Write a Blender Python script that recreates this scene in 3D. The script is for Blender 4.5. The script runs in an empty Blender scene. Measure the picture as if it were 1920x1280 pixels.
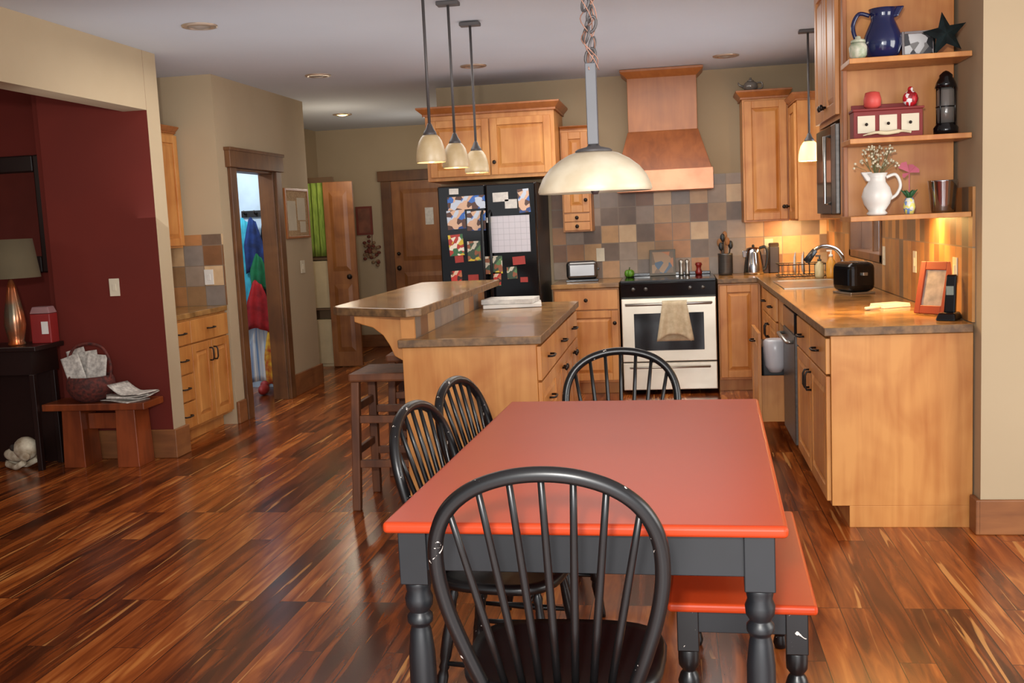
import bpy, bmesh, math, random
from math import sin, cos, pi, radians
from mathutils import Vector, Matrix
random.seed(7)
S=bpy.context.scene; COL=S.collection
try: S.view_settings.view_transform='Standard'
except Exception: pass

# ---------------------------------------------------------------- geometry
class G:
    def __init__(s): s.v=[];s.f=[];s.m=[];s.s=[]
    def add(s,vs,fs,m=0,sm=False,M=None):
        o=len(s.v)
        for p in vs:
            s.v.append(tuple(M@Vector(p)) if M is not None else tuple(p))
        for f in fs: s.f.append([i+o for i in f]); s.m.append(m); s.s.append(sm)
        return s
    def box(s,x0,x1,y0,y1,z0,z1,m=0,M=None):
        return s.fru(x0,x1,y0,y1,z0,x0,x1,y0,y1,z1,m,M)
    def fru(s,x0,x1,y0,y1,z0,X0,X1,Y0,Y1,z1,m=0,M=None):
        v=[(x0,y0,z0),(x1,y0,z0),(x1,y1,z0),(x0,y1,z0),(X0,Y0,z1),(X1,Y0,z1),(X1,Y1,z1),(X0,Y1,z1)]
        return s.add(v,[(3,2,1,0),(4,5,6,7),(0,1,5,4),(1,2,6,5),(2,3,7,6),(3,0,4,7)],m,False,M)
    def prism(s,poly,z0,z1,m=0,M=None,sm=False):
        n=len(poly)
        v=[(x,y,z0) for x,y in poly]+[(x,y,z1) for x,y in poly]
        s.add(v,[tuple(range(n-1,-1,-1)),tuple(range(n,2*n))],m,False,M)
        o=len(s.v)-2*n
        for i in range(n):
            j=(i+1)%n; s.f.append([o+i,o+j,o+n+j,o+n+i]); s.m.append(m); s.s.append(sm)
        return s
    def lathe(s,prof,c=(0,0,0),seg=24,m=0,sm=True,M=None,cap=True):
        v=[];f=[]
        for r,z in prof:
            r=max(r,.0004)
            for k in range(seg):
                a=2*pi*k/seg; v.append((c[0]+r*cos(a),c[1]+r*sin(a),c[2]+z))
        for i in range(len(prof)-1):
            for k in range(seg):
                k2=(k+1)%seg; f.append((i*seg+k,i*seg+k2,(i+1)*seg+k2,(i+1)*seg+k))
        s.add(v,f,m,sm,M)
        if cap:
            o=len(s.v)-len(v); s.f.append([o+k for k in range(seg-1,-1,-1)]); s.m.append(m); s.s.append(False)
            o+=(len(prof)-1)*seg; s.f.append([o+k for k in range(seg)]); s.m.append(m); s.s.append(False)
        return s
    def tube(s,pts,r,seg=8,m=0,closed=False,M=None):
        P=[Vector(p) for p in pts]; n=len(P)
        R=r if isinstance(r,(list,tuple)) else [r]*n
        T=[]
        for i in range(n):
            if closed: t=P[(i+1)%n]-P[i-1]
            else: t=P[min(i+1,n-1)]-P[max(i-1,0)]
            T.append(t.normalized())
        u=T[0].orthogonal().normalized(); v=[];f=[]
        for i in range(n):
            u=(u-T[i]*u.dot(T[i])).normalized(); w=T[i].cross(u)
            for k in range(seg):
                a=2*pi*k/seg; v.append(tuple(P[i]+(u*cos(a)+w*sin(a))*R[i]))
        e=n if closed else n-1
        for i in range(e):
            j=(i+1)%n
            for k in range(seg):
                k2=(k+1)%seg; f.append((i*seg+k,i*seg+k2,j*seg+k2,j*seg+k))
        if not closed: f+= [tuple(range(seg-1,-1,-1)),tuple((n-1)*seg+k for k in range(seg))]
        return s.add(v,f,m,True,M)
    def sph(s,c,r,seg=16,rings=10,m=0,M=None):
        if not isinstance(r,(tuple,list)): r=(r,r,r)
        v=[];f=[]
        for i in range(rings+1):
            t=pi*i/rings; q=max(sin(t),.01)
            for k in range(seg):
                a=2*pi*k/seg; v.append((c[0]+r[0]*q*cos(a),c[1]+r[1]*q*sin(a),c[2]-r[2]*cos(t)))
        for i in range(rings):
            for k in range(seg):
                k2=(k+1)%seg; f.append((i*seg+k,i*seg+k2,(i+1)*seg+k2,(i+1)*seg+k))
        f+=[tuple(range(seg-1,-1,-1)),tuple(rings*seg+k for k in range(seg))]
        return s.add(v,f,m,True,M)
    def sheet(s,fn,nu,nv,th=.004,m=0,ax=1):
        v=[];f=[]
        for sgn in (-.5,.5):
            for i in range(nu+1):
                for j in range(nv+1):
                    p=list(fn(i/nu,j/nv)); p[ax]+=sgn*th; v.append(tuple(p))
        N=(nu+1)*(nv+1); ix=lambda i,j,k:k*N+i*(nv+1)+j
        for i in range(nu):
            for j in range(nv):
                f.append((ix(i,j,0),ix(i+1,j,0),ix(i+1,j+1,0),ix(i,j+1,0)))
                f.append((ix(i,j,1),ix(i,j+1,1),ix(i+1,j+1,1),ix(i+1,j,1)))
        for i in range(nu):
            f.append((ix(i,0,0),ix(i,0,1),ix(i+1,0,1),ix(i+1,0,0))); f.append((ix(i,nv,0),ix(i+1,nv,0),ix(i+1,nv,1),ix(i,nv,1)))
        for j in range(nv):
            f.append((ix(0,j,0),ix(0,j+1,0),ix(0,j+1,1),ix(0,j,1))); f.append((ix(nu,j,0),ix(nu,j,1),ix(nu,j+1,1),ix(nu,j+1,0)))
        return s.add(v,f,m,True)
def cat(pts,n=6):
    P=[Vector(p) for p in pts]; out=[]
    for i in range(len(P)-1):
        a=P[max(i-1,0)];b=P[i];c=P[i+1];d=P[min(i+2,len(P)-1)]
        for k in range(n):
            t=k/n; out.append(.5*((2*b)+(c-a)*t+(2*a-5*b+4*c-d)*t*t+(3*b-a-3*c+d)*t**3))
    out.append(P[-1]); return out
def fin(o,parent,loc,rot,label,category,group,kind):
    if parent is not None: o.parent=parent
    o.location=loc
    o.rotation_euler=rot if isinstance(rot,(tuple,list)) else (0,0,radians(rot))
    if label: o['label']=label
    if category: o['category']=category
    if group: o['group']=group
    if kind: o['kind']=kind
    COL.objects.link(o); return o
def mk(g,name,mats,parent=None,loc=(0,0,0),rot=0,bevel=0,label=None,category=None,group=None,kind=None,seg=2):
    me=bpy.data.meshes.new(name); me.from_pydata(g.v,[],g.f)
    if not isinstance(mats,(list,tuple)): mats=[mats]
    for m in mats: me.materials.append(m)
    for p,m,s in zip(me.polygons,g.m,g.s): p.material_index=m; p.use_smooth=s
    bm=bmesh.new(); bm.from_mesh(me); bmesh.ops.recalc_face_normals(bm,faces=bm.faces); bm.to_mesh(me); bm.free()
    o=bpy.data.objects.new(name,me)
    if bevel:
        b=o.modifiers.new('bevel','BEVEL'); b.width=bevel; b.segments=seg; b.limit_method='ANGLE'; b.angle_limit=radians(40)
    return fin(o,parent,loc,rot,label,category,group,kind)
def thing(name,label,category,loc=(0,0,0),rot=0,group=None):
    o=bpy.data.objects.new(name,None); o.empty_display_size=.05
    return fin(o,None,loc,rot,label,category,group,None)
def dup(root,loc,rot,label=None,scale=1):
    n=root.copy(); COL.objects.link(n); n.location=loc; n.rotation_euler=(0,0,radians(rot)); n.scale=(scale,)*3
    if label: n['label']=label
    for c in list(root.children):
        k=c.copy(); COL.objects.link(k); k.parent=n
        for c2 in list(c.children):
            k2=c2.copy(); COL.objects.link(k2); k2.parent=k
    return n
# ---------------------------------------------------------------- materials
def srgb(r,g,b):
    f=lambda c:(c/255/12.92) if c/255<=.04045 else ((c/255+.055)/1.055)**2.4
    return (f(r),f(g),f(b),1)
def nt(name):
    m=bpy.data.materials.new(name); m.use_nodes=True; t=m.node_tree
    return m,t,t.nodes['Principled BSDF'],t.links
def mat(name,c,rough=.5,metal=0,c2=None,scale=6,stretch=(1,1,1),bump=0,emit=None,es=0,trans=0,coat=0,detail=3,spec=.5):
    m,t,b,L=nt(name); N=t.nodes
    b.inputs['Roughness'].default_value=rough; b.inputs['Metallic'].default_value=metal
    b.inputs['Specular IOR Level'].default_value=spec
    if coat: b.inputs['Coat Weight'].default_value=coat
    if trans: b.inputs['Transmission Weight'].default_value=trans
    if emit: b.inputs['Emission Color'].default_value=emit; b.inputs['Emission Strength'].default_value=es
    tc=N.new('ShaderNodeTexCoord'); mp=N.new('ShaderNodeMapping'); mp.inputs['Scale'].default_value=stretch
    no=N.new('ShaderNodeTexNoise'); no.inputs['Scale'].default_value=scale; no.inputs['Detail'].default_value=detail
    L.new(tc.outputs['Object'],mp.inputs[0]); L.new(mp.outputs[0],no.inputs['Vector'])
    c2=c2 or tuple(x*.88 for x in c[:3])+(1,)
    r=N.new('ShaderNodeValToRGB'); r.color_ramp.elements[0].position=.35; r.color_ramp.elements[1].position=.65
    r.color_ramp.elements[0].color=c2; r.color_ramp.elements[1].color=c
    L.new(no.outputs['Fac'],r.inputs[0]); L.new(r.outputs[0],b.inputs['Base Color'])
    if bump:
        bn=N.new('ShaderNodeBump'); bn.inputs['Strength'].default_value=bump; bn.inputs['Distance'].default_value=.01
        L.new(no.outputs['Fac'],bn.inputs['Height']); L.new(bn.outputs[0],b.inputs['Normal'])
    return m
def wood(name,c,c2,rough=.4,st=(14,14,1.2),blotch=1.6,coat=.06):
    m,t,b,L=nt(name); N=t.nodes
    b.inputs['Roughness'].default_value=rough; b.inputs['Coat Weight'].default_value=coat; b.inputs['Coat Roughness'].default_value=.25
    tc=N.new('ShaderNodeTexCoord'); mp=N.new('ShaderNodeMapping'); mp.inputs['Scale'].default_value=st
    n1=N.new('ShaderNodeTexNoise'); n1.inputs['Scale'].default_value=1.5; n1.inputs['Detail'].default_value=5; n1.inputs['Distortion'].default_value=.6
    n2=N.new('ShaderNodeTexNoise'); n2.inputs['Scale'].default_value=blotch*2; n2.inputs['Detail'].default_value=2; n2.inputs['Distortion'].default_value=1.
    L.new(tc.outputs['Object'],mp.inputs[0]); L.new(mp.outputs[0],n1.inputs['Vector']); L.new(tc.outputs['Object'],n2.inputs['Vector'])
    a=N.new('ShaderNodeMix'); a.data_type='FLOAT'; a.inputs[0].default_value=.55
    L.new(n1.outputs['Fac'],a.inputs[2]); L.new(n2.outputs['Fac'],a.inputs[3])
    r=N.new('ShaderNodeValToRGB'); r.color_ramp.elements[0].position=.36; r.color_ramp.elements[1].position=.62
    r.color_ramp.elements[0].color=c2; r.color_ramp.elements[1].color=c
    L.new(a.outputs[0],r.inputs[0]); L.new(r.outputs[0],b.inputs['Base Color'])
    return m
def tile(name,axis,size=.152,width=None,pal=None):
    m,t,b,L=nt(name); N=t.nodes; b.inputs['Roughness'].default_value=.42
    g=N.new('ShaderNodeNewGeometry'); sp=N.new('ShaderNodeSeparateXYZ'); cb=N.new('ShaderNodeCombineXYZ')
    L.new(g.outputs['Position'],sp.inputs[0]); L.new(sp.outputs[axis],cb.inputs[0]); L.new(sp.outputs[2],cb.inputs[1])
    br=N.new('ShaderNodeTexBrick'); br.offset=0; br.squash=1
    br.inputs['Color1'].default_value=(0,0,0,1); br.inputs['Color2'].default_value=(1,1,1,1); br.inputs['Mortar'].default_value=(.5,.5,.5,1)
    br.inputs['Scale'].default_value=1; br.inputs['Mortar Size'].default_value=.003; br.inputs['Brick Width'].default_value=width or size; br.inputs['Row Height'].default_value=size
    L.new(cb.outputs[0],br.inputs['Vector'])
    r=N.new('ShaderNodeValToRGB'); r.color_ramp.interpolation='CONSTANT'; e=r.color_ramp.elements
    pal=pal or [(152,116,80),(196,160,118),(126,110,98),(174,122,76),(206,174,134),(136,124,114),(164,132,96),(128,88,58),(188,146,98),(154,134,116),(112,92,76),(182,138,94)]
    e[0].color=srgb(*pal[0]); e[1].position=1/len(pal); e[1].color=srgb(*pal[1])
    for i in range(2,len(pal)):
        q=e.new(i/len(pal)); q.color=srgb(*pal[i])
    L.new(br.outputs['Color'],r.inputs[0])
    no=N.new('ShaderNodeTexNoise'); no.inputs['Scale'].default_value=14; no.inputs['Detail'].default_value=4
    L.new(g.outputs['Position'],no.inputs['Vector'])
    mx=N.new('ShaderNodeMix'); mx.data_type='RGBA'; mx.blend_type='OVERLAY'; mx.inputs[0].default_value=.25
    L.new(r.outputs[0],mx.inputs[6]); L.new(no.outputs['Fac'],mx.inputs[7])
    m2=N.new('ShaderNodeMix'); m2.data_type='RGBA'; m2.inputs[7].default_value=srgb(130,112,94)
    L.new(br.outputs['Fac'],m2.inputs[0]); L.new(mx.outputs[2],m2.inputs[6]); L.new(m2.outputs[2],b.inputs['Base Color'])
    return m
def floor_mat():
    m,t,b,L=nt('plank_floor'); N=t.nodes
    b.inputs['Roughness'].default_value=.23
    g=N.new('ShaderNodeNewGeometry')
    sp=N.new('ShaderNodeSeparateXYZ'); cb=N.new('ShaderNodeCombineXYZ')
    L.new(g.outputs['Position'],sp.inputs[0]); L.new(sp.outputs[1],cb.inputs[0]); L.new(sp.outputs[0],cb.inputs[1])
    br=N.new('ShaderNodeTexBrick'); br.offset=.37; br.offset_frequency=3; br.squash=1
    br.inputs['Color1'].default_value=(0,0,0,1); br.inputs['Color2'].default_value=(1,1,1,1); br.inputs['Mortar'].default_value=(0,0,0,1)
    br.inputs['Scale'].default_value=1; br.inputs['Mortar Size'].default_value=.0017; br.inputs['Brick Width'].default_value=1.25; br.inputs['Row Height'].default_value=.112
    L.new(cb.outputs[0],br.inputs['Vector'])
    def grain(stx,sty,scale,det,dist,off):
        ml=N.new('ShaderNodeVectorMath'); ml.operation='MULTIPLY_ADD'
        ml.inputs[1].default_value=(stx,sty,1); L.new(cb.outputs[0],ml.inputs[0])
        sc=N.new('ShaderNodeVectorMath'); sc.operation='SCALE'; sc.inputs[3].default_value=off; L.new(br.outputs['Color'],sc.inputs[0]); L.new(sc.outputs[0],ml.inputs[2])
        no=N.new('ShaderNodeTexNoise'); no.inputs['Scale'].default_value=scale; no.inputs['Detail'].default_value=det; no.inputs['Distortion'].default_value=dist
        L.new(ml.outputs[0],no.inputs['Vector']); return no.outputs['Fac']
    fine=grain(1.0,10,2,6,1.0,31)
    a=N.new('ShaderNodeMath'); a.operation='MULTIPLY'; a.inputs[1].default_value=.32; L.new(br.outputs['Color'],a.inputs[0])
    c=N.new('ShaderNodeMath'); c.operation='MULTIPLY_ADD'; c.inputs[1].default_value=.84; L.new(fine,c.inputs[0]); L.new(a.outputs[0],c.inputs[2])
    r=N.new('ShaderNodeValToRGB'); e=r.color_ramp.elements
    e[0].position=.36; e[0].color=srgb(66,28,10); e[1].position=.86; e[1].color=srgb(200,124,60)
    for p,cc in ((.48,(100,45,16)),(.59,(132,64,24)),(.72,(160,84,35))):
        q=e.new(p); q.color=srgb(*cc)
    L.new(c.outputs[0],r.inputs[0])
    st=grain(.55,12,1.5,3,1.0,57)
    sr=N.new('ShaderNodeValToRGB'); sr.color_ramp.elements[0].position=.645; sr.color_ramp.elements[1].position=.685; L.new(st,sr.inputs[0])
    m1=N.new('ShaderNodeMix'); m1.data_type='RGBA'; m1.inputs[7].default_value=srgb(212,150,84)
    sm=N.new('ShaderNodeMath'); sm.operation='MULTIPLY'; sm.inputs[1].default_value=.75; L.new(sr.outputs[0],sm.inputs[0]); L.new(sm.outputs[0],m1.inputs[0]); L.new(r.outputs[0],m1.inputs[6])
    m2=N.new('ShaderNodeMix'); m2.data_type='RGBA'; m2.inputs[7].default_value=srgb(44,19,8)
    L.new(br.outputs['Fac'],m2.inputs[0]); L.new(m1.outputs[2],m2.inputs[6]); L.new(m2.outputs[2],b.inputs['Base Color'])
    bn=N.new('ShaderNodeBump'); bn.inputs['Strength'].default_value=.06; bn.inputs['Distance'].default_value=.004
    L.new(fine,bn.inputs['Height']); L.new(bn.outputs[0],b.inputs['Normal'])
    return m
def chipped():
    m,t,b,L=nt('worn_black_paint'); N=t.nodes
    b.inputs['Roughness'].default_value=.33
    tc=N.new('ShaderNodeTexCoord'); no=N.new('ShaderNodeTexNoise'); no.inputs['Scale'].default_value=42; no.inputs['Detail'].default_value=6; no.inputs['Distortion'].default_value=1.2
    n2=N.new('ShaderNodeTexNoise'); n2.inputs['Scale'].default_value=7
    L.new(tc.outputs['Object'],no.inputs['Vector']); L.new(tc.outputs['Object'],n2.inputs['Vector'])
    a=N.new('ShaderNodeMath'); a.operation='MULTIPLY_ADD'; a.inputs[1].default_value=.35; L.new(n2.outputs['Fac'],a.inputs[0]); L.new(no.outputs['Fac'],a.inputs[2])
    r=N.new('ShaderNodeValToRGB'); e=r.color_ramp.elements; e[0].position=.882; e[0].color=srgb(16,15,16); e[1].position=.892; e[1].color=srgb(215,205,195)
    L.new(a.outputs[0],r.inputs[0]); L.new(r.outputs[0],b.inputs['Base Color']); return m
def photo(name,*cols,scale=18):
    m,t,b,L=nt(name); N=t.nodes; b.inputs['Roughness'].default_value=.35
    tc=N.new('ShaderNodeTexCoord'); vo=N.new('ShaderNodeTexVoronoi'); vo.inputs['Scale'].default_value=scale
    L.new(tc.outputs['Object'],vo.inputs['Vector']); sp=N.new('ShaderNodeSeparateColor'); L.new(vo.outputs['Color'],sp.inputs[0])
    r=N.new('ShaderNodeValToRGB'); r.color_ramp.interpolation='CONSTANT'; e=r.color_ramp.elements
    e[0].color=srgb(*cols[0]); e[1].position=1/len(cols); e[1].color=srgb(*cols[1])
    for i in range(2,len(cols)):
        q=e.new(i/len(cols)); q.color=srgb(*cols[i])
    L.new(sp.outputs[0],r.inputs[0]); L.new(r.outputs[0],b.inputs['Base Color']); return m

BEIGE=mat('beige_wall_paint',srgb(178,158,128),.9,c2=srgb(174,154,124),scale=2)
REDW=mat('red_wall_paint',srgb(106,29,15),.85,c2=srgb(100,27,14),scale=2)
CEIL=mat('ceiling_paint',srgb(198,203,210),.95,c2=srgb(194,199,206),scale=1)
FLOOR=floor_mat()
MAPLE=wood('maple_cabinet',srgb(204,142,76),srgb(176,108,48))
MAPLED=wood('maple_darker',srgb(168,102,50),srgb(142,82,38))
ALDER=wood('alder_trim',srgb(112,72,38),srgb(82,48,24),.5)
BASEW=wood('baseboard_wood',srgb(148,94,52),srgb(116,69,37),.5,st=(2,2,14))
DOORW=wood('knotty_door',srgb(156,100,52),srgb(122,72,34),.45)
BENCHW=wood('cherry_bench',srgb(142,68,32),srgb(100,44,20),.3)
STOOLW=wood('rustic_stool',srgb(124,74,42),srgb(80,46,28),.6)
COUNTER=mat('mottled_counter',srgb(176,130,76),.22,c2=srgb(120,86,48),scale=9,detail=8,coat=.15)
CEDGE=mat('counter_edge',srgb(136,102,66),.5,c2=srgb(92,68,46),scale=25,detail=6)
TILEY=tile('slate_tile_xz',0); TILEX=tile('slate_tile_yz',1)
TABR=mat('table_red_paint',srgb(180,60,22),.36,c2=srgb(175,57,21),scale=2,spec=.28)
BLK=chipped(); BLKS=mat('black_seat_paint',srgb(13,12,13),.35,c2=srgb(18,16,16)); BLKP=mat('black_paint',srgb(23,25,29),.4,c2=srgb(18,20,23))
BLKG=mat('black_gloss',srgb(14,14,16),.12); BLKM=mat('dark_bronze',srgb(46,38,34),.4,.6)
STEEL=mat('stainless',srgb(180,176,168),.28,.85,c2=srgb(166,162,154),scale=3,stretch=(1,1,20)); CHROME=mat('chrome',srgb(190,190,192),.14,1)
DWST=mat('dishwasher_steel',srgb(100,97,94),.35,.7,c2=srgb(90,87,84),scale=3,stretch=(1,1,20))
WARMST=mat('range_front',srgb(226,219,202),.28,.45,c2=srgb(214,206,188),scale=3)
WHITE=mat('white_plastic',srgb(228,224,216),.4); CREAM=mat('cream_plate',srgb(222,210,184),.4)
PAPER=mat('paper',srgb(222,218,210),.8,c2=srgb(200,196,190),scale=30)
NEWS=mat('newsprint',srgb(210,203,192),.85,c2=srgb(164,156,148),scale=45,detail=2)
GLASSD=mat('dark_glass',srgb(24,22,22),.08)
ALAB=mat('alabaster_glass',srgb(206,194,170),.4,c2=srgb(190,174,146),scale=12)
ALABM=mat('small_shade_glass',srgb(206,188,154),.4,c2=srgb(190,166,126),scale=12,emit=srgb(240,190,110),es=.05)
ALABL=mat('lit_glass',srgb(255,220,150),.4,emit=srgb(255,190,90),es=2.2)
PEWTER=mat('pewter',srgb(88,84,84),.5,.35)

# ---------------------------------------------------------------- camera
def setcam():
    f,yaw,pitch,roll,H=1946.077,radians(9.008),radians(6.607),radians(2.656),1.444
    F=Vector((-sin(yaw)*cos(pitch),cos(yaw)*cos(pitch),-sin(pitch))); R=Vector((cos(yaw),sin(yaw),0)); U=R.cross(F)
    R2=R*cos(roll)-U*sin(roll); U2=R*sin(roll)+U*cos(roll)
    cd=bpy.data.cameras.new('camera'); cd.sensor_width=36; cd.lens=f/1920*36; cd.clip_start=.05
    o=bpy.data.objects.new('camera',cd); COL.objects.link(o)
    o.matrix_world=Matrix(((R2.x,U2.x,-F.x,0),(R2.y,U2.y,-F.y,0),(R2.z,U2.z,-F.z,H),(0,0,0,1)))
    S.camera=o
setcam()
ZC=2.622
# ---------------------------------------------------------------- structure
def st(g,name,mats,bevel=0): return mk(g,name,mats,kind='structure',bevel=bevel)
B=lambda *a:G().box(*a)
st(B(-7.2,4.5,-2.5,12.4,-.1,0),'floor',FLOOR)
st(B(-7.2,4.5,-.6,12.4,ZC,ZC+.1),'ceiling',CEIL)
st(B(-2.0,1.45,9.035,9.2,0,ZC),'wall_back',BEIGE)
st(B(-2.0,-1.88,9.2,12.17,0,ZC),'wall_hall_side',BEIGE)
st(B(-4.35,-1.88,12.17,12.3,0,ZC),'wall_hall_end',BEIGE)
st(B(-4.35,-4.2,9.5,12.17,0,ZC),'wall_hall_left',BEIGE)
st(B(1.287,4.5,4.64,4.725,0,ZC),'wall_right_end',BEIGE)
g=G(); g.box(1.287,1.45,4.725,6.7,0,ZC); g.box(1.287,1.45,7.9,9.035,0,ZC); g.box(1.287,1.45,6.7,7.9,0,1.08); g.box(1.287,1.45,6.7,7.9,2.1,ZC)
st(g,'wall_right',BEIGE)
st(B(-3.435,-3.275,-.6,6.29,2.25,ZC),'wall_left_header',BEIGE)
XR=-4.03
g=B(XR,-3.275,6.292,6.459,0,ZC); g.m[2]=1; g.m[5]=1
st(g,'wall_left_return',[BEIGE,REDW])
st(B(-7.2,-4.17,6.95,7.1,0,ZC),'wall_sitting_back',REDW)
st(B(-7.2,-7.0,-.6,6.95,0,ZC),'wall_sitting_side',REDW)
st(B(-4.17,-4.03,6.459,7.41,0,ZC),'wall_alcove_side',[REDW])
st(B(-4.03,-4.02,6.46,7.40,0,ZC),'wall_alcove_inner',[BEIGE])
st(B(-4.17,-3.33,7.41,7.53,0,ZC),'wall_alcove_end',BEIGE)
g=G(); g.box(-3.45,-3.33,7.53,7.68,0,ZC); g.box(-3.45,-3.33,8.5,9.34,0,ZC); g.box(-3.45,-3.33,7.68,8.5,1.95,ZC); st(g,'wall_left',BEIGE)
PANW=mat('pantry_wall',srgb(190,212,232),.9)
st(B(-5.4,-3.45,9.2,9.34,0,ZC),'wall_pantry_end',[PANW]); st(B(-5.5,-5.4,7.53,9.34,0,ZC),'wall_pantry_side',[PANW])
st(B(-4.35,-3.45,9.34,9.5,0,ZC),'wall_hall_near',BEIGE)
def bb(name,*a): st(B(*a),name,BASEW,.006)
bb('baseboard_right',1.272,4.5,4.618,4.638,0,.155)
bb('baseboard_right_return',1.262,1.285,4.618,4.722,0,.155)
bb('baseboard_left_return',-4.02,-3.262,6.268,6.29,0,.19)
bb('baseboard_left_corner',-3.273,-3.25,6.268,6.47,0,.19)
bb('baseboard_left',-3.328,-3.306,8.62,9.36,0,.19)
bb('baseboard_left_small',-3.328,-3.306,7.41,7.56,0,.17)
bb('baseboard_hall',-4.15,-3.42,12.145,12.168,0,.15)
bb('baseboard_hall_end',-3.45,-3.306,9.342,9.362,0,.19)
g=G(); g.box(-3.328,-3.30,7.57,7.68,0,1.95); g.box(-3.328,-3.30,8.5,8.61,0,1.95); g.box(-3.33,-3.285,7.54,8.64,1.95,2.09); g.box(-3.335,-3.275,7.53,8.65,2.075,2.1)
g.box(-3.46,-3.328,7.68,7.70,0,1.95); g.box(-3.46,-3.328,8.48,8.5,0,1.95); g.box(-3.46,-3.328,7.70,8.48,1.93,1.95)
st(g,'trim_1',ALDER,.004)
g=G(); g.box(-3.42,-3.30,12.12,12.168,0,1.98); g.box(-2.48,-2.36,12.12,12.168,0,1.98); g.box(-3.45,-2.33,12.10,12.168,1.98,2.1); st(g,'trim_2',ALDER,.004)
def panel_door(g,x0,x1,z0,z1,y,th,m=0,rows=((.08,.45),(.52,.95)),k=.11):
    g.box(x0,x1,y,y+th,z0,z1,m)
    h=z1-z0
    for a,b in rows:
        g.add([(x0+k,y-.001,z0+h*a),(x1-k,y-.001,z0+h*a),(x1-k,y-.001,z0+h*b),(x0+k,y-.001,z0+h*b),(x0+k+.04,y-.014,z0+h*a+.05),(x1-k-.04,y-.014,z0+h*a+.05),(x1-k-.04,y-.014,z0+h*b-.05),(x0+k+.04,y-.014,z0+h*b-.05)],[(4,5,6,7),(0,1,5,4),(1,2,6,5),(2,3,7,6),(3,0,4,7)],m)
g=G(); panel_door(g,-3.298,-2.482,.01,1.975,12.125,.04); d=st(g,'door_1',DOORW,.003)
mk(G().sph((0,0,0),.03).tube([(0,0,0),(0,.05,0)],.012),'door_knob',BLKM,parent=d,loc=(-3.23,12.06,.95))
mk(G().sph((0,0,0),.022).tube([(0,0,0),(0,.05,0)],.012),'door_lock',BLKM,parent=d,loc=(-3.23,12.07,1.12))
mk(B(-.05,.05,-.002,.002,-.1,.1),'paper_note',PAPER,loc=(-2.84,12.105,1.55),label='white paper sheet taped on the wooden hall door',category='paper')
g=G(); panel_door(g,0,.31,.01,1.93,0,.04,k=.06); d=mk(g,'door_2',DOORW,loc=(-3.56,10.42,0),rot=3,kind='structure',bevel=.003)
mk(G().sph((0,0,0),.028).tube([(0,0,0),(0,.05,0)],.012),'door_knob',BLKM,parent=d,loc=(.24,-.05,.95))
g=G(); 
for a in ((1.27,1.45,6.7,6.76,1.08,2.1),(1.27,1.45,7.84,7.9,1.08,2.1),(1.27,1.45,6.7,7.9,1.08,1.13),(1.27,1.45,6.7,7.9,2.05,2.1),(1.33,1.37,7.28,7.32,1.13,2.05)): g.box(*a)
w=st(g,'window_1',ALDER,.003)
mk(B(1.35,1.356,6.76,7.84,1.13,2.05),'window_pane',mat('window_glass',(.9,.95,1,1),.0,trans=1),parent=w)

TRIMM=mat('can_trim',srgb(190,170,150),.35,.6); CANOFF=mat('can_lens',srgb(150,138,126),.5); CANON=mat('can_lit',srgb(255,220,150),.4,emit=srgb(255,206,120),es=9)
for i,(x,y,lit) in enumerate([(-2.61,5.71,0),(-2.65,7.83,0),(-3.34,10.56,1),(-1.45,7.9,0),(.44,8.28,0)]):
    e=thing('recessed_light','round recessed ceiling light, '+('glowing warm' if lit else 'switched off'),'ceiling light',(x,y,ZC-.012),group='recessed ceiling lights')
    mk(G().lathe([(.065,.012),(.072,.0),(.098,.004),(.1,.0115)],seg=32,cap=False),'trim_ring',TRIMM,parent=e)
    mk(G().lathe([(.064,.008),(.03,-.004),(.0,-.008)],seg=24,cap=False),'lens',CANON if lit else CANOFF,parent=e)

# ---------------------------------------------------------------- cabinets
def handle_geo(vert,L=.1):
    g=G(); h=L/2
    p=[(-h,0,0),(-h,-.022,0),(-h*.6,-.03,0),(h*.6,-.03,0),(h,-.022,0),(h,0,0)]
    if vert: p=[(a[2],a[1],a[0]) for a in p]
    g.tube(p,.0055,8); return g
def knob_geo(): return G().lathe([(.006,0),(.006,.012),(.015,.018),(.016,.026),(.008,.031),(0,.032)],seg=14,M=Matrix.Rotation(pi/2,4,'X'))
def front_geo(w,h,drawer=False):
    g=G()
    if drawer and h<.2:
        g.box(0,w,-.02,0,0,h)
        return g
    s=.058
    g.box(0,s,-.02,0,0,h); g.box(w-s,w,-.02,0,0,h); g.box(s,w-s,-.02,0,0,s); g.box(s,w-s,-.02,0,h-s,h)
    g.box(s,w-s,-.008,0,s,h-s)
    a=s+.006;b=s+.03
    g.add([(a,-.008,a),(w-a,-.008,a),(w-a,-.008,h-a),(a,-.008,h-a),(b,-.018,b),(w-b,-.018,b),(w-b,-.018,h-b),(b,-.018,h-b)],[(4,5,6,7),(0,1,5,4),(1,2,6,5),(2,3,7,6),(3,0,4,7)])
    return g
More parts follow.
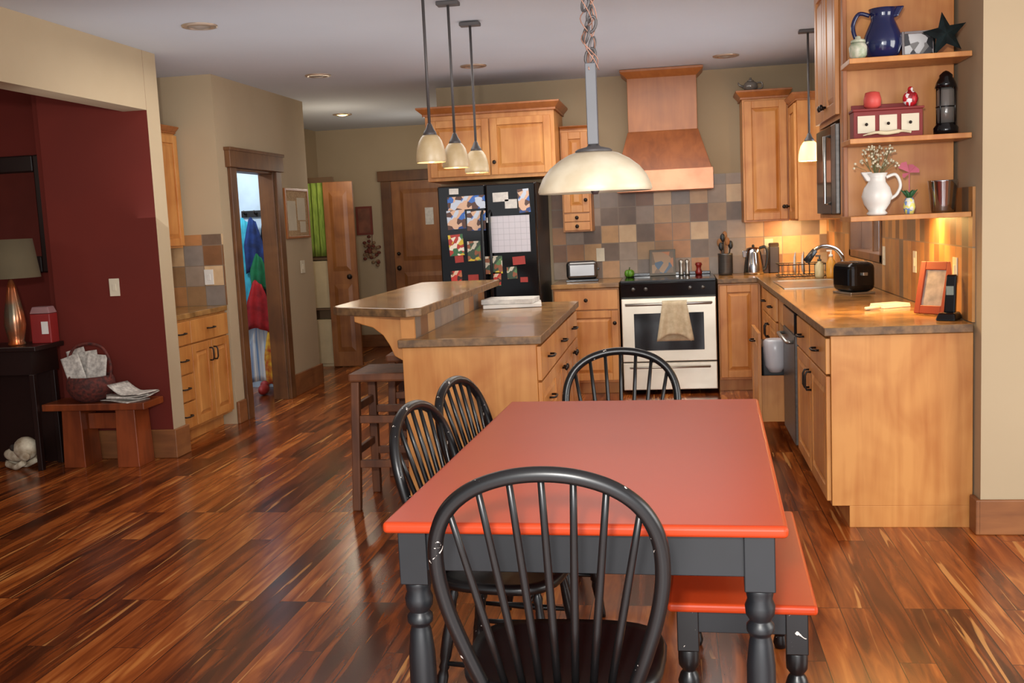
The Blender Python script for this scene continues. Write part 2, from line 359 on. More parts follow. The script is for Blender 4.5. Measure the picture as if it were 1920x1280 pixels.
def cabinet(name,label,loc,rot,w,d,h,fronts,toe=True,crown=None,m=None,knobs=False,group=None):
    m=m or MAPLE
    e=thing(name,label,'cabinet',loc,rot,group)
    g=G()
    if toe: g.box(0,w,0,d,.1,h); g.box(.0,w,.075,d,0,.1)
    else: g.box(0,w,0,d,0,h)
    mk(g,'body',m,parent=e,bevel=.002)
    for kind,x0,x1,z0,z1,hs in fronts:
        dr=kind=='drawer'
        f=mk(front_geo(x1-x0,z1-z0,dr),kind,m,parent=e,loc=(x0,-.001,z0),bevel=.003)
        W=x1-x0;H=z1-z0
        if dr: mk(knob_geo() if knobs else handle_geo(False),'handle',BLKM,parent=f,loc=(W/2,-.02,H/2))
        elif hs=='l': mk(knob_geo() if knobs else handle_geo(True,.09),'handle',BLKM,parent=f,loc=(.03,-.02,(H-.1) if toe else .1))
        elif hs=='r': mk(knob_geo() if knobs else handle_geo(True,.09),'handle',BLKM,parent=f,loc=(W-.03,-.02,(H-.1) if toe else .1))
    if crown:
        l,r,o,ch=crown
        g=G(); g.box(-l*.3,w+r*.3,-o*.3,d,h,h+ch*.25); g.fru(-l*.3,w+r*.3,-o*.3,d,h+ch*.25,-l,w+r,-o,d,h+ch*.8); g.box(-l,w+r,-o,d,h+ch*.8,h+ch)
        mk(g,'crown_moulding',MAPLED,parent=e,bevel=.002)
    return e
FX=.68; D=.6
def run(y1,y0,label,fr,name='base_cabinet'): return cabinet(name,label,(FX,y1,0),-90,y1-y0,D,.872,fr)
run(9.02,8.05,'honey maple corner base cabinet beside the range',[])
run(8.045,7.02,'honey maple sink base cabinet with paired doors',[('drawer',.01,.50,.70,.86,0),('drawer',.52,1.01,.70,.86,0),('door',.01,.50,.12,.69,'r'),('door',.52,1.01,.12,.69,'l')])
run(5.84,4.735,'honey maple base cabinet with plain end panel',[('drawer',.01,.54,.70,.86,0),('drawer',.56,1.095,.70,.86,0),('door',.01,.54,.12,.69,'r'),('door',.56,1.095,.12,.69,'l')])
e=thing('pull_out_cabinet','maple pull-out waste cabinet standing open with white bag','cabinet',(FX,7.015,0),-90)
w=.53
g=G(); g.box(0,.02,0,D,.1,.872); g.box(w-.02,w,0,D,.1,.872); g.box(.02,w-.02,D-.02,D,.1,.872); g.box(.02,w-.02,0,D,.1,.12); g.box(0,w,.075,D,0,.1); g.box(.02,w-.02,0,.02,.7,.872)
mk(g,'body',MAPLE,parent=e,bevel=.002)
f=mk(front_geo(w-.02,.57),'door',MAPLE,parent=e,loc=(.01,-.16,.12),bevel=.002); mk(handle_geo(False),'handle',BLKM,parent=f,loc=(w/2,-.02,.5))
g=G(); g.box(.04,.06,-.16,.3,.13,.42); g.box(w-.06,w-.04,-.16,.3,.13,.42); g.box(.06,w-.06,-.16,.3,.13,.15); mk(g,'drawer',MAPLE,parent=e,bevel=.002)
mk(G().fru(.09,w-.09,-.14,.22,.155,.07,w-.07,-.155,.24,.6),'waste_bin',BLKP,parent=e,bevel=.01)
mk(G().lathe([(.04,-.16),(.065,-.12),(.075,-.03),(.075,.03),(.06,.045)],seg=14),'bin_bag',mat('plastic_bag',srgb(206,208,214),.3),parent=e,loc=(w-.075,-.07,.6))
e=thing('dishwasher','stainless dishwasher with dark control strip under the counter','dishwasher',(FX,6.475,0),-90)
g=G(); g.box(0,.6,0,D,.1,.87); g.box(0,.6,.07,D,0,.1); mk(g,'body',BLKP,parent=e)
mk(B(.005,.595,-.03,-.001,.12,.74),'door',DWST,parent=e,bevel=.006)
mk(B(.005,.595,-.03,-.001,.745,.868),'control_panel',BLKG,parent=e,bevel=.006)
mk(G().tube([(.06,-.03,.70),(.06,-.065,.70),(.54,-.065,.70),(.54,-.03,.70)],.01),'handle',STEEL,parent=e)
cabinet('base_cabinet','narrow honey maple base cabinet next to the range',(.345,8.405,0),0,.33,.61,.872,[('door',.01,.31,.12,.86,'x')])
cabinet('base_cabinet','honey maple base cabinet between fridge and range',(-.975,8.405,0),0,.535,.61,.872,[('drawer',.01,.525,.70,.86,0),('door',.01,.525,.12,.69,'r')],knobs=True)
g=G(); g.prism([(.648,4.70),(1.272,4.70),(1.272,9.02),(.34,9.02),(.34,8.37),(.648,8.37)],.876,.914,0)
g.m=[1]*len(g.m); g.m[1]=0
mk(g,'countertop',[COUNTER,CEDGE],label='L-shaped mottled brown tile countertop on maple base cabinets',category='countertop',bevel=.004)
mk(G().box(-.985,-.435,8.37,9.02,.876,.914),'countertop',[COUNTER],label='short mottled brown countertop between fridge and range',category='countertop',bevel=.004)
st(B(-1.03,1.285,9.022,9.034,.916,1.76),'wall_back_tile',TILEY)
TILEW=tile('slate_strip_yz',1,.62,.10,[(160,108,58),(120,84,50),(186,132,72),(114,94,72),(172,120,64),(138,98,62)])
g=G(); g.box(1.274,1.286,4.735,6.69,.916,1.5); g.box(1.274,1.286,7.91,9.02,.916,1.5); g.box(1.274,1.286,6.69,7.91,.916,1.075); st(g,'wall_right_tile',TILEW)
cabinet('wall_cabinet','deep honey maple cabinet with crown above the fridge',(-1.955,8.36,1.79),0,1.05,.66,.52,[('door',.03,.52,.03,.48,'r'),('door',.53,1.02,.03,.48,'l')],toe=False,crown=(.06,.05,.07,.07),knobs=True)
cabinet('wall_cabinet','narrow maple wall cabinet with small drawers beside the fridge',(-.90,8.70,1.33),0,.24,.32,.84,[('door',.012,.228,.16,.82,'r'),('drawer',.012,.228,.085,.15,0),('drawer',.012,.228,.012,.08,0)],toe=False,crown=(.0,.03,.03,.03),knobs=True)
cabinet('wall_cabinet','tall honey maple wall cabinet with crown in the corner',(.58,8.70,1.345),0,.36,.315,.98,[('door',.015,.345,.015,.965,'r')],toe=False,crown=(.05,.03,.05,.07),knobs=True)
cabinet('wall_cabinet','honey maple wall cabinet with crown on the side wall',(.95,9.01,1.345),-90,.82,.32,.90,[('door',.40,.80,.015,.885,'l')],toe=False,crown=(.0,.03,.04,.06),knobs=True)
e=thing('range_hood','tapered wooden range hood with copper-toned band over the range','range hood',(-.05,9.02,1.63))
mk(G().box(-.385,.385,-.5,0,0,.17),'hood_band',mat('copper_band',srgb(184,122,88),.32,.4,c2=srgb(166,106,74)),parent=e,bevel=.004)
mk(G().fru(-.375,.375,-.485,0,.17,-.29,.28,-.31,0,.49),'hood_flare',wood('hood_flare_wood',srgb(148,84,42),srgb(120,64,30)),parent=e,bevel=.003)
mk(G().box(-.285,.275,-.30,0,.49,.94),'hood_chimney',MAPLED,parent=e,bevel=.003)
g=G(); g.fru(-.285,.275,-.30,0,.92,-.34,.33,-.36,0,.97); g.box(-.34,.33,-.36,0,.97,.989); mk(g,'crown_moulding',MAPLED,parent=e,bevel=.002)
UX=.78; UD=.49
e=thing('microwave_cabinet','deep maple wall cabinet with crown holding a microwave','cabinet',(UX,5.75,1.385),-90)
g=G(); w=.70
g.box(0,w,0,UD,.46,1.17); g.box(0,.02,0,UD,0,.46); g.box(w-.02,w,0,UD,0,.46); g.box(.02,w-.02,0,UD,0,.02); g.box(.02,w-.02,UD-.02,UD,.02,.46)
mk(g,'body',MAPLE,parent=e,bevel=.002)
for x0,x1,hs in ((.01,.345,'r'),(.355,.69,'l')):
    f=mk(front_geo(x1-x0,.67),'door',MAPLE,parent=e,loc=(x0,-.001,.48),bevel=.002); mk(knob_geo(),'handle',BLKM,parent=f,loc=(x1-x0-.03 if hs=='r' else .03,-.02,.06))
g=G(); g.fru(-.02,w+.3,-.02,UD,1.17,-.02,w+.33,-.06,UD,1.225); g.box(-.02,w+.33,-.06,UD,1.225,1.235); mk(g,'crown_moulding',MAPLED,parent=e,bevel=.002)
e=thing('microwave','stainless and black microwave built into the maple cabinet','microwave',(UX,5.72,1.407),-90)
mk(B(.0,.64,.002,.45,0,.42),'body',BLKP,parent=e,bevel=.003)
mk(B(.0,.50,-.02,.001,0,.42),'door',GLASSD,parent=e,bevel=.004)
mk(B(.505,.64,-.02,.001,0,.42),'control_panel',DWST,parent=e,bevel=.004)
mk(G().tube([(.47,-.02,.05),(.47,-.045,.05),(.47,-.045,.37),(.47,-.02,.37)],.008),'handle',STEEL,parent=e)
e=thing('open_shelf_unit','open honey maple end shelves fixed to the wall cabinet','shelf',(UX,4.735,1.372))
mk(B(0,UD,.29,.305,.0,1.18),'back_panel',MAPLE,parent=e,bevel=.002)
mk(B(0,.018,.235,.289,.0,1.18),'side_stile',MAPLED,parent=e,bevel=.002)
for z in (0,.335,.675): mk(B(-.01,UD,.0,.288 if z==0 else .234,z,z+.022),'shelf',MAPLE,parent=e,bevel=.002)
# ---------------------------------------------------------------- fridge
e=thing('refrigerator','black refrigerator covered with photos, papers and magnets','fridge',(-1.84,8.15,0))
mk(B(0,.79,.06,.83,.03,1.745),'body',BLKP,parent=e,bevel=.008)
mk(B(.003,.385,-.0,.055,.08,1.74),'door',BLKG,parent=e,bevel=.01); mk(B(.392,.787,-.0,.055,.08,1.74),'door',BLKG,parent=e,bevel=.01)
mk(G().tube([(.36,0,.75),(.36,-.05,.78),(.36,-.05,1.5),(.36,0,1.53)],.012),'handle',BLKP,parent=e)
mk(G().tube([(.42,0,.75),(.42,-.05,.78),(.42,-.05,1.5),(.42,0,1.53)],.012),'handle',BLKP,parent=e)
P_BL=photo('photo_blue',(60,110,190),(200,210,225),(90,60,50),(220,180,150),(40,70,130),scale=24)
P_WM=photo('photo_warm',(190,120,80),(230,200,170),(70,40,30),(200,60,50),(120,150,90),scale=28)
P_GR=photo('photo_green',(90,130,80),(210,200,180),(150,90,60),(60,80,60),(220,190,60),scale=28)
P_RD=mat('red_card',srgb(170,52,42),.5); P_YL=photo('photo_yellow',(220,190,60),(180,60,50),(240,230,210),(60,110,70),scale=28)
P_GY=photo('photo_grey',(60,60,64),(190,190,190),(120,118,116),(30,30,32),scale=30)
m,t,b,L=nt('calendar_print'); N=t.nodes; tc=N.new('ShaderNodeTexCoord'); sp=N.new('ShaderNodeSeparateXYZ'); cb=N.new('ShaderNodeCombineXYZ'); br=N.new('ShaderNodeTexBrick'); br.offset=0
L.new(tc.outputs['Object'],sp.inputs[0]); L.new(sp.outputs[0],cb.inputs[0]); L.new(sp.outputs[2],cb.inputs[1]); L.new(cb.outputs[0],br.inputs['Vector'])
for k in('Color1','Color2'): br.inputs[k].default_value=srgb(206,202,208)
br.inputs['Mortar'].default_value=srgb(168,166,174); br.inputs['Scale'].default_value=1; br.inputs['Mortar Size'].default_value=.0012; br.inputs['Brick Width'].default_value=.046; br.inputs['Row Height'].default_value=.046
L.new(br.outputs[0],b.inputs['Base Color']); GRID=m
FI=[('photograph','collage of snapshots with blue backgrounds',-1.757,-1.455,1.553,1.657,P_BL),('photograph','group snapshot in blue and skin tones',-1.768,-1.62,1.40,1.55,P_BL),('photograph','snapshot with pale border',-1.607,-1.457,1.382,1.538,P_BL),
('calendar','white monthly wall calendar with grid lines',-1.435,-1.108,1.20,1.488,GRID),('photograph','snapshot of blue landscape',-1.190,-1.10,1.507,1.691,P_BL),('paper_note','white note card',-1.297,-1.20,1.544,1.615,PAPER),('paper_note','small white paper note',-1.392,-1.268,1.60,1.672,PAPER),
('photograph','red and yellow greeting card',-1.764,-1.645,1.19,1.358,P_YL),('photograph','bright child drawing card',-1.615,-1.51,1.143,1.30,P_GR),('magnet','red rectangular magnet',-1.72,-1.65,1.135,1.19,P_RD),('photograph','pair of small snapshots',-1.48,-1.34,1.035,1.175,P_GR),
('magnet','red tag magnet',-1.255,-1.155,1.10,1.165,P_RD),('photograph','small snapshot print',-1.76,-1.67,.975,1.07,P_WM),('magnet','small red magnet',-1.62,-1.535,.985,1.035,P_RD),('photograph','small warm toned snapshot',-1.43,-1.355,.94,1.045,P_WM),('photograph','small green toned snapshot',-1.305,-1.225,.99,1.085,P_GR),
('magnet','red label magnet',-1.52,-1.43,.925,.975,P_RD),('paper_note','small white label',-1.74,-1.665,1.675,1.72,PAPER),('magnet','round white magnet',-1.45,-1.41,1.44,1.48,PAPER),('magnet','small dark red magnet',-1.20,-1.14,.96,1.0,P_RD)]
for k,(nm,lb,x0,x1,z0,z1,mt) in enumerate(FI):
    yy=8.1455 if nm!='magnet' else 8.1405
    mk(B(-(x1-x0)/2,(x1-x0)/2,-.002,.002,-(z1-z0)/2,(z1-z0)/2),nm,mt,loc=((x0+x1)/2,yy,(z0+z1)/2),rot=(0,radians(0 if mt is GRID else random.uniform(-4,4)),0),label=lb+' stuck on the black fridge',category={'photograph':'photo','calendar':'calendar','magnet':'magnet','paper_note':'paper'}[nm],group='papers and magnets on the fridge')
# ---------------------------------------------------------------- range
e=thing('kitchen_range','stainless slide-in range with black glass top and oven window','stove',(-.424,8.36,0))
W=.752
mk(B(0,W,.03,.655,.03,.90),'body',BLKP,parent=e,bevel=.003)
mk(G().box(-.0,W,-.01,.655,.905,.925).box(.02,W-.02,.60,.655,.925,.95),'cooktop',BLKG,parent=e,bevel=.004)
mk(G().fru(0,W,0,.03,.79,0,W,-.015,.03,.903),'control_panel',BLKG,parent=e,bevel=.004)
for i,x in enumerate((.1,.2,.55,.65)):
    mk(G().lathe([(.016,0),(.014,.015),(.0,.016)],seg=16,M=Matrix.Rotation(pi/2,4,'X')),'knob',DWST,parent=e,loc=(x,-.008,.855))
d=mk(G().box(.003,W-.003,-.02,.028,.27,.78),'oven_door',WARMST,parent=e,bevel=.006)
mk(B(.1,W-.1,-.023,-.0195,.36,.66),'oven_window',GLASSD,parent=d,bevel=.002)
mk(G().tube([(.04,-.02,.735),(.04,-.06,.735),(W-.04,-.06,.735),(W-.04,-.02,.735)],.011),'handle',STEEL,parent=d)
d=mk(G().box(.003,W-.003,-.02,.028,.04,.262),'storage_drawer',WARMST,parent=e,bevel=.006)
mk(G().tube([(.06,-.02,.225),(.06,-.045,.225),(W-.06,-.045,.225),(W-.06,-.02,.225)],.008),'handle',STEEL,parent=d)
def towel(u,v):
    s=v*.66
    if s<.31: z=-(.31-s); y=-.016
    elif s>.35: z=-(s-.35); y=.016
    else: a=(s-.31)/.04*pi; z=.014*sin(a); y=-.016*cos(a)
    return ((u-.5)*(.19+.10*abs(z)/.3), y-(.014*sin(u*16)*min(1,abs(z)*5) if s<.31 else 0), z*(1-.18*abs(sin(u*3.4)) if s<.31 else 1))
mk(G().sheet(towel,24,30,.003),'dish_towel',mat('towel_cloth',srgb(206,190,160),.95,c2=srgb(190,172,140),scale=30),loc=(.0,8.30,.747),label='cream cloth dish towel hanging over the oven handle',category='towel')

# ---------------------------------------------------------------- island
e=thing('kitchen_island','honey maple kitchen island with plain end panel and drawers','kitchen island',(-.64,4.74,0),90)
w=1.86
g=G(); g.box(0,w,0,.64,.1,.872); g.box(.0,w,.07,.60,0,.1); mk(g,'body',MAPLE,parent=e,bevel=.002)
c=[(.01,.62),(.63,1.23),(1.24,1.85)]
for i,(a,b_) in enumerate(c):
    rows=[(.70,.86,'drawer')]+([(.12,.69,'door')] if i!=0 else [(.46,.69,'drawer'),(.12,.45,'drawer')])
    for z0,z1,k in rows:
        if k=='door':
            for q0,q1,hs in ((a,(a+b_)/2-.003,'r'),((a+b_)/2+.003,b_,'l')):
                f=mk(front_geo(q1-q0,z1-z0),'door',MAPLE,parent=e,loc=(q0,-.001,z0),bevel=.002); mk(knob_geo(),'handle',BLKM,parent=f,loc=(q1-q0-.03 if hs=='r' else .03,-.02,z1-z0-.06))
        else:
            f=mk(front_geo(b_-a,z1-z0,True),'drawer',MAPLE,parent=e,loc=(a,-.001,z0),bevel=.002); mk(handle_geo(False),'handle',BLKM,parent=f,loc=((b_-a)/2,-.02,(z1-z0)/2))
e=thing('bar_support_wall','tiled knee wall with curved maple corbels carrying the island bar','bar support',(-.64,4.74,0),90)
mk(B(.02,w,.574,.64,.8745,1.03),'riser',[TILEX],parent=e)
mk(B(-.0,.02,.574,.64,.915,1.03),'riser_end',[MAPLE],parent=e)
prof=[(0,0),(.24,0),(.24,-.03),(.20,-.045),(.15,-.06),(.10,-.10),(.07,-.15),(.05,-.2),(.0,-.23)]
for y in (.05,1.0,1.75):
    g=G(); M=Matrix(((0,0,1,0),(1,0,0,0),(0,1,0,0),(0,0,0,1)))
    g.prism(prof,0,.06,M=M); mk(g,'corbel',MAPLE,parent=e,loc=(y,.642,1.028),bevel=.004)
g=G(); g.prism([(-1.29,4.70),(-.61,4.70),(-.61,6.66),(-1.212,6.66),(-1.212,4.738),(-1.29,4.738)],.876,.914); g.m=[1]*len(g.m); g.m[1]=0
mk(g,'countertop',[COUNTER,CEDGE],label='mottled brown lower countertop on the kitchen island',category='countertop',bevel=.004)
g=G(); g.prism([(-1.64,4.84),(-1.60,4.78),(-1.20,4.55),(-1.14,4.60),(-1.12,6.66),(-1.64,6.66)],1.032,1.072); g.m=[1]*len(g.m); g.m[1]=0
mk(g,'countertop',[COUNTER,CEDGE],label='raised mottled brown bar countertop on the kitchen island',category='countertop',bevel=.005)
mk(G().box(-.18,.18,-.14,.14,0,.022),'binder',WHITE,loc=(-1.0,6.4,.9155),rot=8,bevel=.004,label='closed white binder lying on the island counter',category='binder')
mk(G().box(-.16,.16,-.12,.12,0,.03),'book',PAPER,loc=(-1.01,6.4,.9385),rot=-5,bevel=.003,label='thick white paperback lying on a binder',category='book')
def stool():
    e=thing('bar_stool','rustic dark wooden bar stool tucked under the island bar','stool',(-1.475,5.22,0),0,'rustic bar stools')
    mk(G().box(-.18,.18,-.18,.18,.665,.71),'seat',STOOLW,parent=e,bevel=.012)
    for sx in(-1,1):
        for sy in(-1,1):
            mk(G().fru(sx*.17-.022,sx*.17+.022,sy*.185-.022,sy*.185+.022,0,sx*.15-.022,sx*.15+.022,sy*.145-.022,sy*.145+.022,.665),'leg',STOOLW,parent=e,bevel=.006)
    g=G()
    for z,k in((.22,.165),(.45,.155)):
        for s_ in(-1,1):
            g.box(-k+.02,k-.02,s_*k-.012,s_*k+.012,z,z+.04); g.box(s_*k-.012,s_*k+.012,-k+.02,k-.02,z+.06,z+.10)
    mk(g,'rung',STOOLW,parent=e,bevel=.004)
    return e
s0=stool(); dup(s0,(-1.49,5.95,0),4)

# ---------------------------------------------------------------- dining table
e=thing('dining_table','red-orange topped dining table with black turned legs','table',(-.69,2.28,0),-2.211)
TW,TL=.922,1.591
mk(B(0,TW,0,TL,.732,.76),'table_top',TABR,parent=e,bevel=.011,seg=4)
i=.028
g=G(); g.box(i+.03,TW-i-.03,i+.012,i+.034,.632,.731); g.box(i+.03,TW-i-.03,TL-i-.034,TL-i-.012,.632,.731); g.box(i+.012,i+.034,i+.03,TL-i-.03,.632,.731); g.box(TW-i-.034,TW-i-.012,i+.03,TL-i-.03,.632,.731)
mk(g,'apron',BLKP,parent=e,bevel=.002)
lp=[(.020,0),(.024,.03),(.022,.05),(.032,.07),(.033,.09),(.023,.105),(.026,.13),(.031,.22),(.033,.34),(.032,.42),(.026,.475),(.022,.49),(.031,.50),(.031,.515),(.023,.525),(.032,.54),(.034,.56),(.028,.575),(.031,.59),(.032,.60)]
for x in (i+.034,TW-i-.034):
    for y in (i+.034,TL-i-.034):
        mk(G().lathe(lp,(x,y,0),28).box(x-.034,x+.034,y-.034,y+.034,.60,.731),'leg',BLKP,parent=e,bevel=.0025)
e=thing('dining_bench','red-topped bench with black turned legs beside the table','bench',(-.04,2.60,0),-2.211)
a,b_=.375,.86
mk(B(0,a,0,b_,.425,.45),'seat',TABR,parent=e,bevel=.009,seg=3)
g=G()
g.box(.05,a-.05,.035,.055,.36,.4245); g.box(.05,a-.05,b_-.055,b_-.035,.36,.4245); g.box(.03,.05,.06,b_-.06,.36,.4245); g.box(a-.05,a-.03,.06,b_-.06,.36,.4245); mk(g,'apron',BLKP,parent=e,bevel=.002)
lp2=[(.018,0),(.024,.02),(.018,.045),(.026,.06),(.03,.09),(.03,.13),(.022,.17),(.017,.185),(.027,.20),(.03,.22),(.024,.24),(.017,.25),(.027,.265),(.028,.28),(.028,.31)]
for x in(.05,a-.05):
    for y in(.055,b_-.055):
        mk(G().lathe(lp2,(x,y,0),24).box(x-.028,x+.028,y-.028,y+.028,.31,.4245),'leg',BLK,parent=e,bevel=.0025)
# ---------------------------------------------------------------- chairs
def chair(label,loc,rot):
    e=thing('dining_chair',label,'chair',loc,rot,'black hoop-back spindle chairs')
    poly=[]
    for k in range(32):
        a=2*pi*k/32; c_,s_=cos(a),sin(a); n=.62
        x=.232*math.copysign(abs(c_)**n,c_); y=.205*math.copysign(abs(s_)**n,s_); x*=1+.04*y/.2
        poly.append((x,y))
    g=G(); n=32; rings=[(.90,.412),(.985,.42),(1.0,.434),(.97,.447),(.85,.444),(.5,.434),(.02,.432)]
    v=[(x*k,y*k,z) for k,z in rings for x,y in poly]; f=[]
    for r_ in range(len(rings)-1):
        for k in range(n): f.append((r_*n+k,r_*n+(k+1)%n,(r_+1)*n+(k+1)%n,(r_+1)*n+k))
    f+= [tuple(range(n-1,-1,-1)),tuple((len(rings)-1)*n+k for k in range(n))]
    g.add(v,f,0,True); mk(g,'seat',BLKS,parent=e)
    yb=lambda z:-.165-(z-.44)*.27
    hp=[(.165,.44),(.195,.53),(.222,.63),(.234,.72),(.228,.80),(.198,.865),(.145,.91),(.075,.936),(0,.944)]
    full=[(-x,yb(z),z) for x,z in hp]+[(x,yb(z),z) for x,z in hp[-2::-1]]
    br_=mk(G().tube(cat(full,6),.0165,12),'backrest',BLK,parent=e)
    for k in range(7):
        t=(k-3)/3; xb=t*.115; xt=t*.195; zt=.93
        for q in range(len(hp)-1):
            (xa,za),(xc,zc_)=hp[q],hp[q+1]
            if za>.7 and xc<=abs(xt)<=xa: zt=za+(zc_-za)*(xa-abs(xt))/(xa-xc)
        p=[(xb+(xt-xb)*u,yb(.44+(zt-.44)*u)+.0,.44+(zt-.44)*u) for u in (0,.3,.5,.75,1)]
        mk(G().tube(p,[.0085,.009,.0088,.008,.007],8),'spindle',BLKS,parent=br_)
    for sx in(-1,1):
        for sy in(-1,1):
            t_=Vector((sx*.14,sy*.13,.415)); b0=Vector((sx*.20,sy*.19,0))
            us=[0,.04,.1,.2,.32,.36,.38,.42,.46,.6,.75,.88,.92,.95,1]; rs=[.010,.012,.013,.017,.018,.013,.017,.013,.018,.019,.015,.012,.016,.012,.011]
            mk(G().tube([b0+(t_-b0)*u for u in us],rs,10),'leg',BLK,parent=e)
    g=G(); z=.17; k=z/.415; X=.20-.06*k; Y=.19-.06*k
    for sx in(-1,1): g.tube([(sx*X,-Y,z),(sx*X,-.05,z),(sx*X,0,z),(sx*X,.05,z),(sx*X,Y,z)],[.007,.011,.013,.011,.007],8)
    g.tube([(-X,0,z),(-.06,0,z),(0,0,z),(.06,0,z),(X,0,z)],[.007,.011,.013,.011,.007],8); mk(g,'stretcher',BLK,parent=e)
    return e
c0=chair('black hoop-back spindle chair with chipped paint at the table end',(-.272,2.295,0),0)
dup(c0,(-.222,3.90,0),180,'black hoop-back spindle chair at the table end facing the island',.955)
dup(c0,(-.52,3.0,0),-97.5,'black hoop-back spindle chair tucked along the table side',.95)
dup(c0,(-.495,3.48,0),-99,'black hoop-back spindle chair tucked along the table side',.95)

# ---------------------------------------------------------------- pendants
def mini(loc,group='small glass pendants over the island',label='small cream glass bell pendant on dark rod over the island',sm=None,bm_=None):
    e=thing('pendant_light',label,'pendant light',loc,0,group)
    h=ZC-loc[2]
    mk(B(-.06,.06,-.035,.035,h-.022,h-.001),'canopy',PEWTER,parent=e,bevel=.004)
    mk(G().lathe([(.0075,.17),(.0075,h-.02)],seg=10),'rod',PEWTER,parent=e)
    mk(G().lathe([(.006,.19),(.012,.18),(.02,.16),(.03,.145),(.036,.125)],seg=20),'socket_cap',PEWTER,parent=e)
    mk(G().lathe([(.070,.0),(.073,.01),(.071,.04),(.066,.07),(.057,.1),(.045,.12),(.036,.13),(.030,.13),(.042,.115),(.054,.09),(.063,.06),(.067,.03),(.067,0)],seg=32,cap=False),'lamp_shade',sm or ALABM,parent=e)
    mk(G().sph((0,0,.028),(.03,.03,.03)),'bulb',bm_ or ALABL,parent=e)
    return e
p0=mini((-1.148,5.0,1.745)); dup(p0,(-1.15,5.6,1.745),0); dup(p0,(-1.145,6.19,1.74),0)
mini((.93,7.35,1.755),group=None,label='small glowing glass pendant on dark rod over the sink',sm=mat('lit_alabaster',srgb(255,222,160),.4,emit=srgb(255,196,106),es=2.4),bm_=mat('bright_bulb',srgb(255,240,210),.4,emit=srgb(255,225,170),es=8))
e=thing('pendant_light','large cream glass dome pendant on chain over the dining table','pendant light',(-.215,3.0,1.515))
pr=[(.160,.0),(.163,.006),(.160,.018),(.148,.045),(.128,.07),(.100,.092),(.07,.108),(.050,.114),(.048,.109),(.078,.098),(.104,.084),(.128,.062),(.150,.03),(.157,.004)]
mk(G().lathe(pr,seg=48,cap=False),'lamp_shade',ALAB,parent=e)
mk(G().lathe([(.052,.112),(.053,.117),(.046,.122),(.02,.128),(.014,.136)],seg=32),'shade_cap',PEWTER,parent=e)
mk(B(-.0155,.0155,-.0155,.0155,.134,.36),'stem',mat('grey_stem',srgb(84,84,88),.5,.2),parent=e,bevel=.002)
mk(G().lathe([(.008,0),(.012,.008),(.012,.03),(.008,.035)],(0,0,-.006),seg=12),'finial',PEWTER,parent=e)
g=G(); z=.36; k=0
while z<ZC-1.515-.04:
    pts=[]; ang=k*1.1; ox=.009*sin(k*2.3); oy=.006*cos(k*1.7)
    for q in range(14):
        a=2*pi*q/14; x=.014*cos(a); zz=.022*sin(a)
        pts.append((ox+x*cos(ang)+zz*.2,oy+x*sin(ang),z+.02+zz))
    g.tube(pts,.0042,6,closed=True); z+=.029; k+=1
mk(g,'chain',PEWTER,parent=e)
CW=mat('copper_wire',srgb(160,118,100),.4,.5)
for s_ in (-1,1,2,3,4):
    ph=s_*1.7
    pts=[(.024*sin(q*(.8+.13*s_)+ph)*(.6+.4*sin(q*.5+ph)),.018*cos(q*(.7+.1*s_)+ph),.34+q*(ZC-1.515-.37)/26) for q in range(27)]
    mk(G().tube(cat(pts,3),.0017,5),'power_wire',CW,parent=e)
mk(G().lathe([(.06,ZC-1.515-.03),(.065,ZC-1.515-.001)],seg=24),'canopy',PEWTER,parent=e)

# ---------------------------------------------------------------- wet bar
cabinet('base_cabinet','maple wet bar base cabinet with drawers and doors',(-3.36,6.47,0),90,.93,.64,.872,
 [('drawer',.01,.30,.70,.86,0),('drawer',.31,.92,.70,.86,0),('drawer',.01,.30,.50,.69,0),('drawer',.01,.30,.31,.49,0),('drawer',.01,.30,.12,.30,0),('door',.31,.61,.12,.69,'r'),('door',.62,.92,.12,.69,'l')])
mk(B(-4.01,-3.335,6.465,7.395,.876,.914),'countertop',COUNTER,label='mottled brown countertop on the wet bar cabinet',category='countertop',bevel=.004)
st(B(-4.018,-3.335,7.398,7.409,.916,1.45),'wall_alcove_tile',TILEY)
cabinet('wall_cabinet','maple wall cabinet with crown above the wet bar',(-3.64,6.48,1.36),90,.90,.37,.84,[('door',.01,.445,.015,.825,'r'),('door',.455,.89,.015,.825,'l')],toe=False,crown=(.0,.0,.04,.05),knobs=True)
mk(G().box(-.035,.035,-.004,.004,-.057,.057).box(-.012,.012,-.007,-.003,-.022,.022),'outlet_plate',WHITE,loc=(-3.46,7.393,1.13),label='white outlet cover on the wet bar tiles',category='outlet',bevel=.001)
e=thing('wet_bar_faucet','small chrome bar faucet behind the wet bar counter','faucet',(-3.80,7.15,.9145))
mk(G().lathe([(.025,0),(.022,.02),(.012,.03),(.012,.12)],seg=16),'base',CHROME,parent=e); mk(G().tube(cat([(0,0,.11),(0,0,.24),(.04,0,.29),(.1,0,.27),(.11,0,.22)],5),.009,10),'spout',CHROME,parent=e)
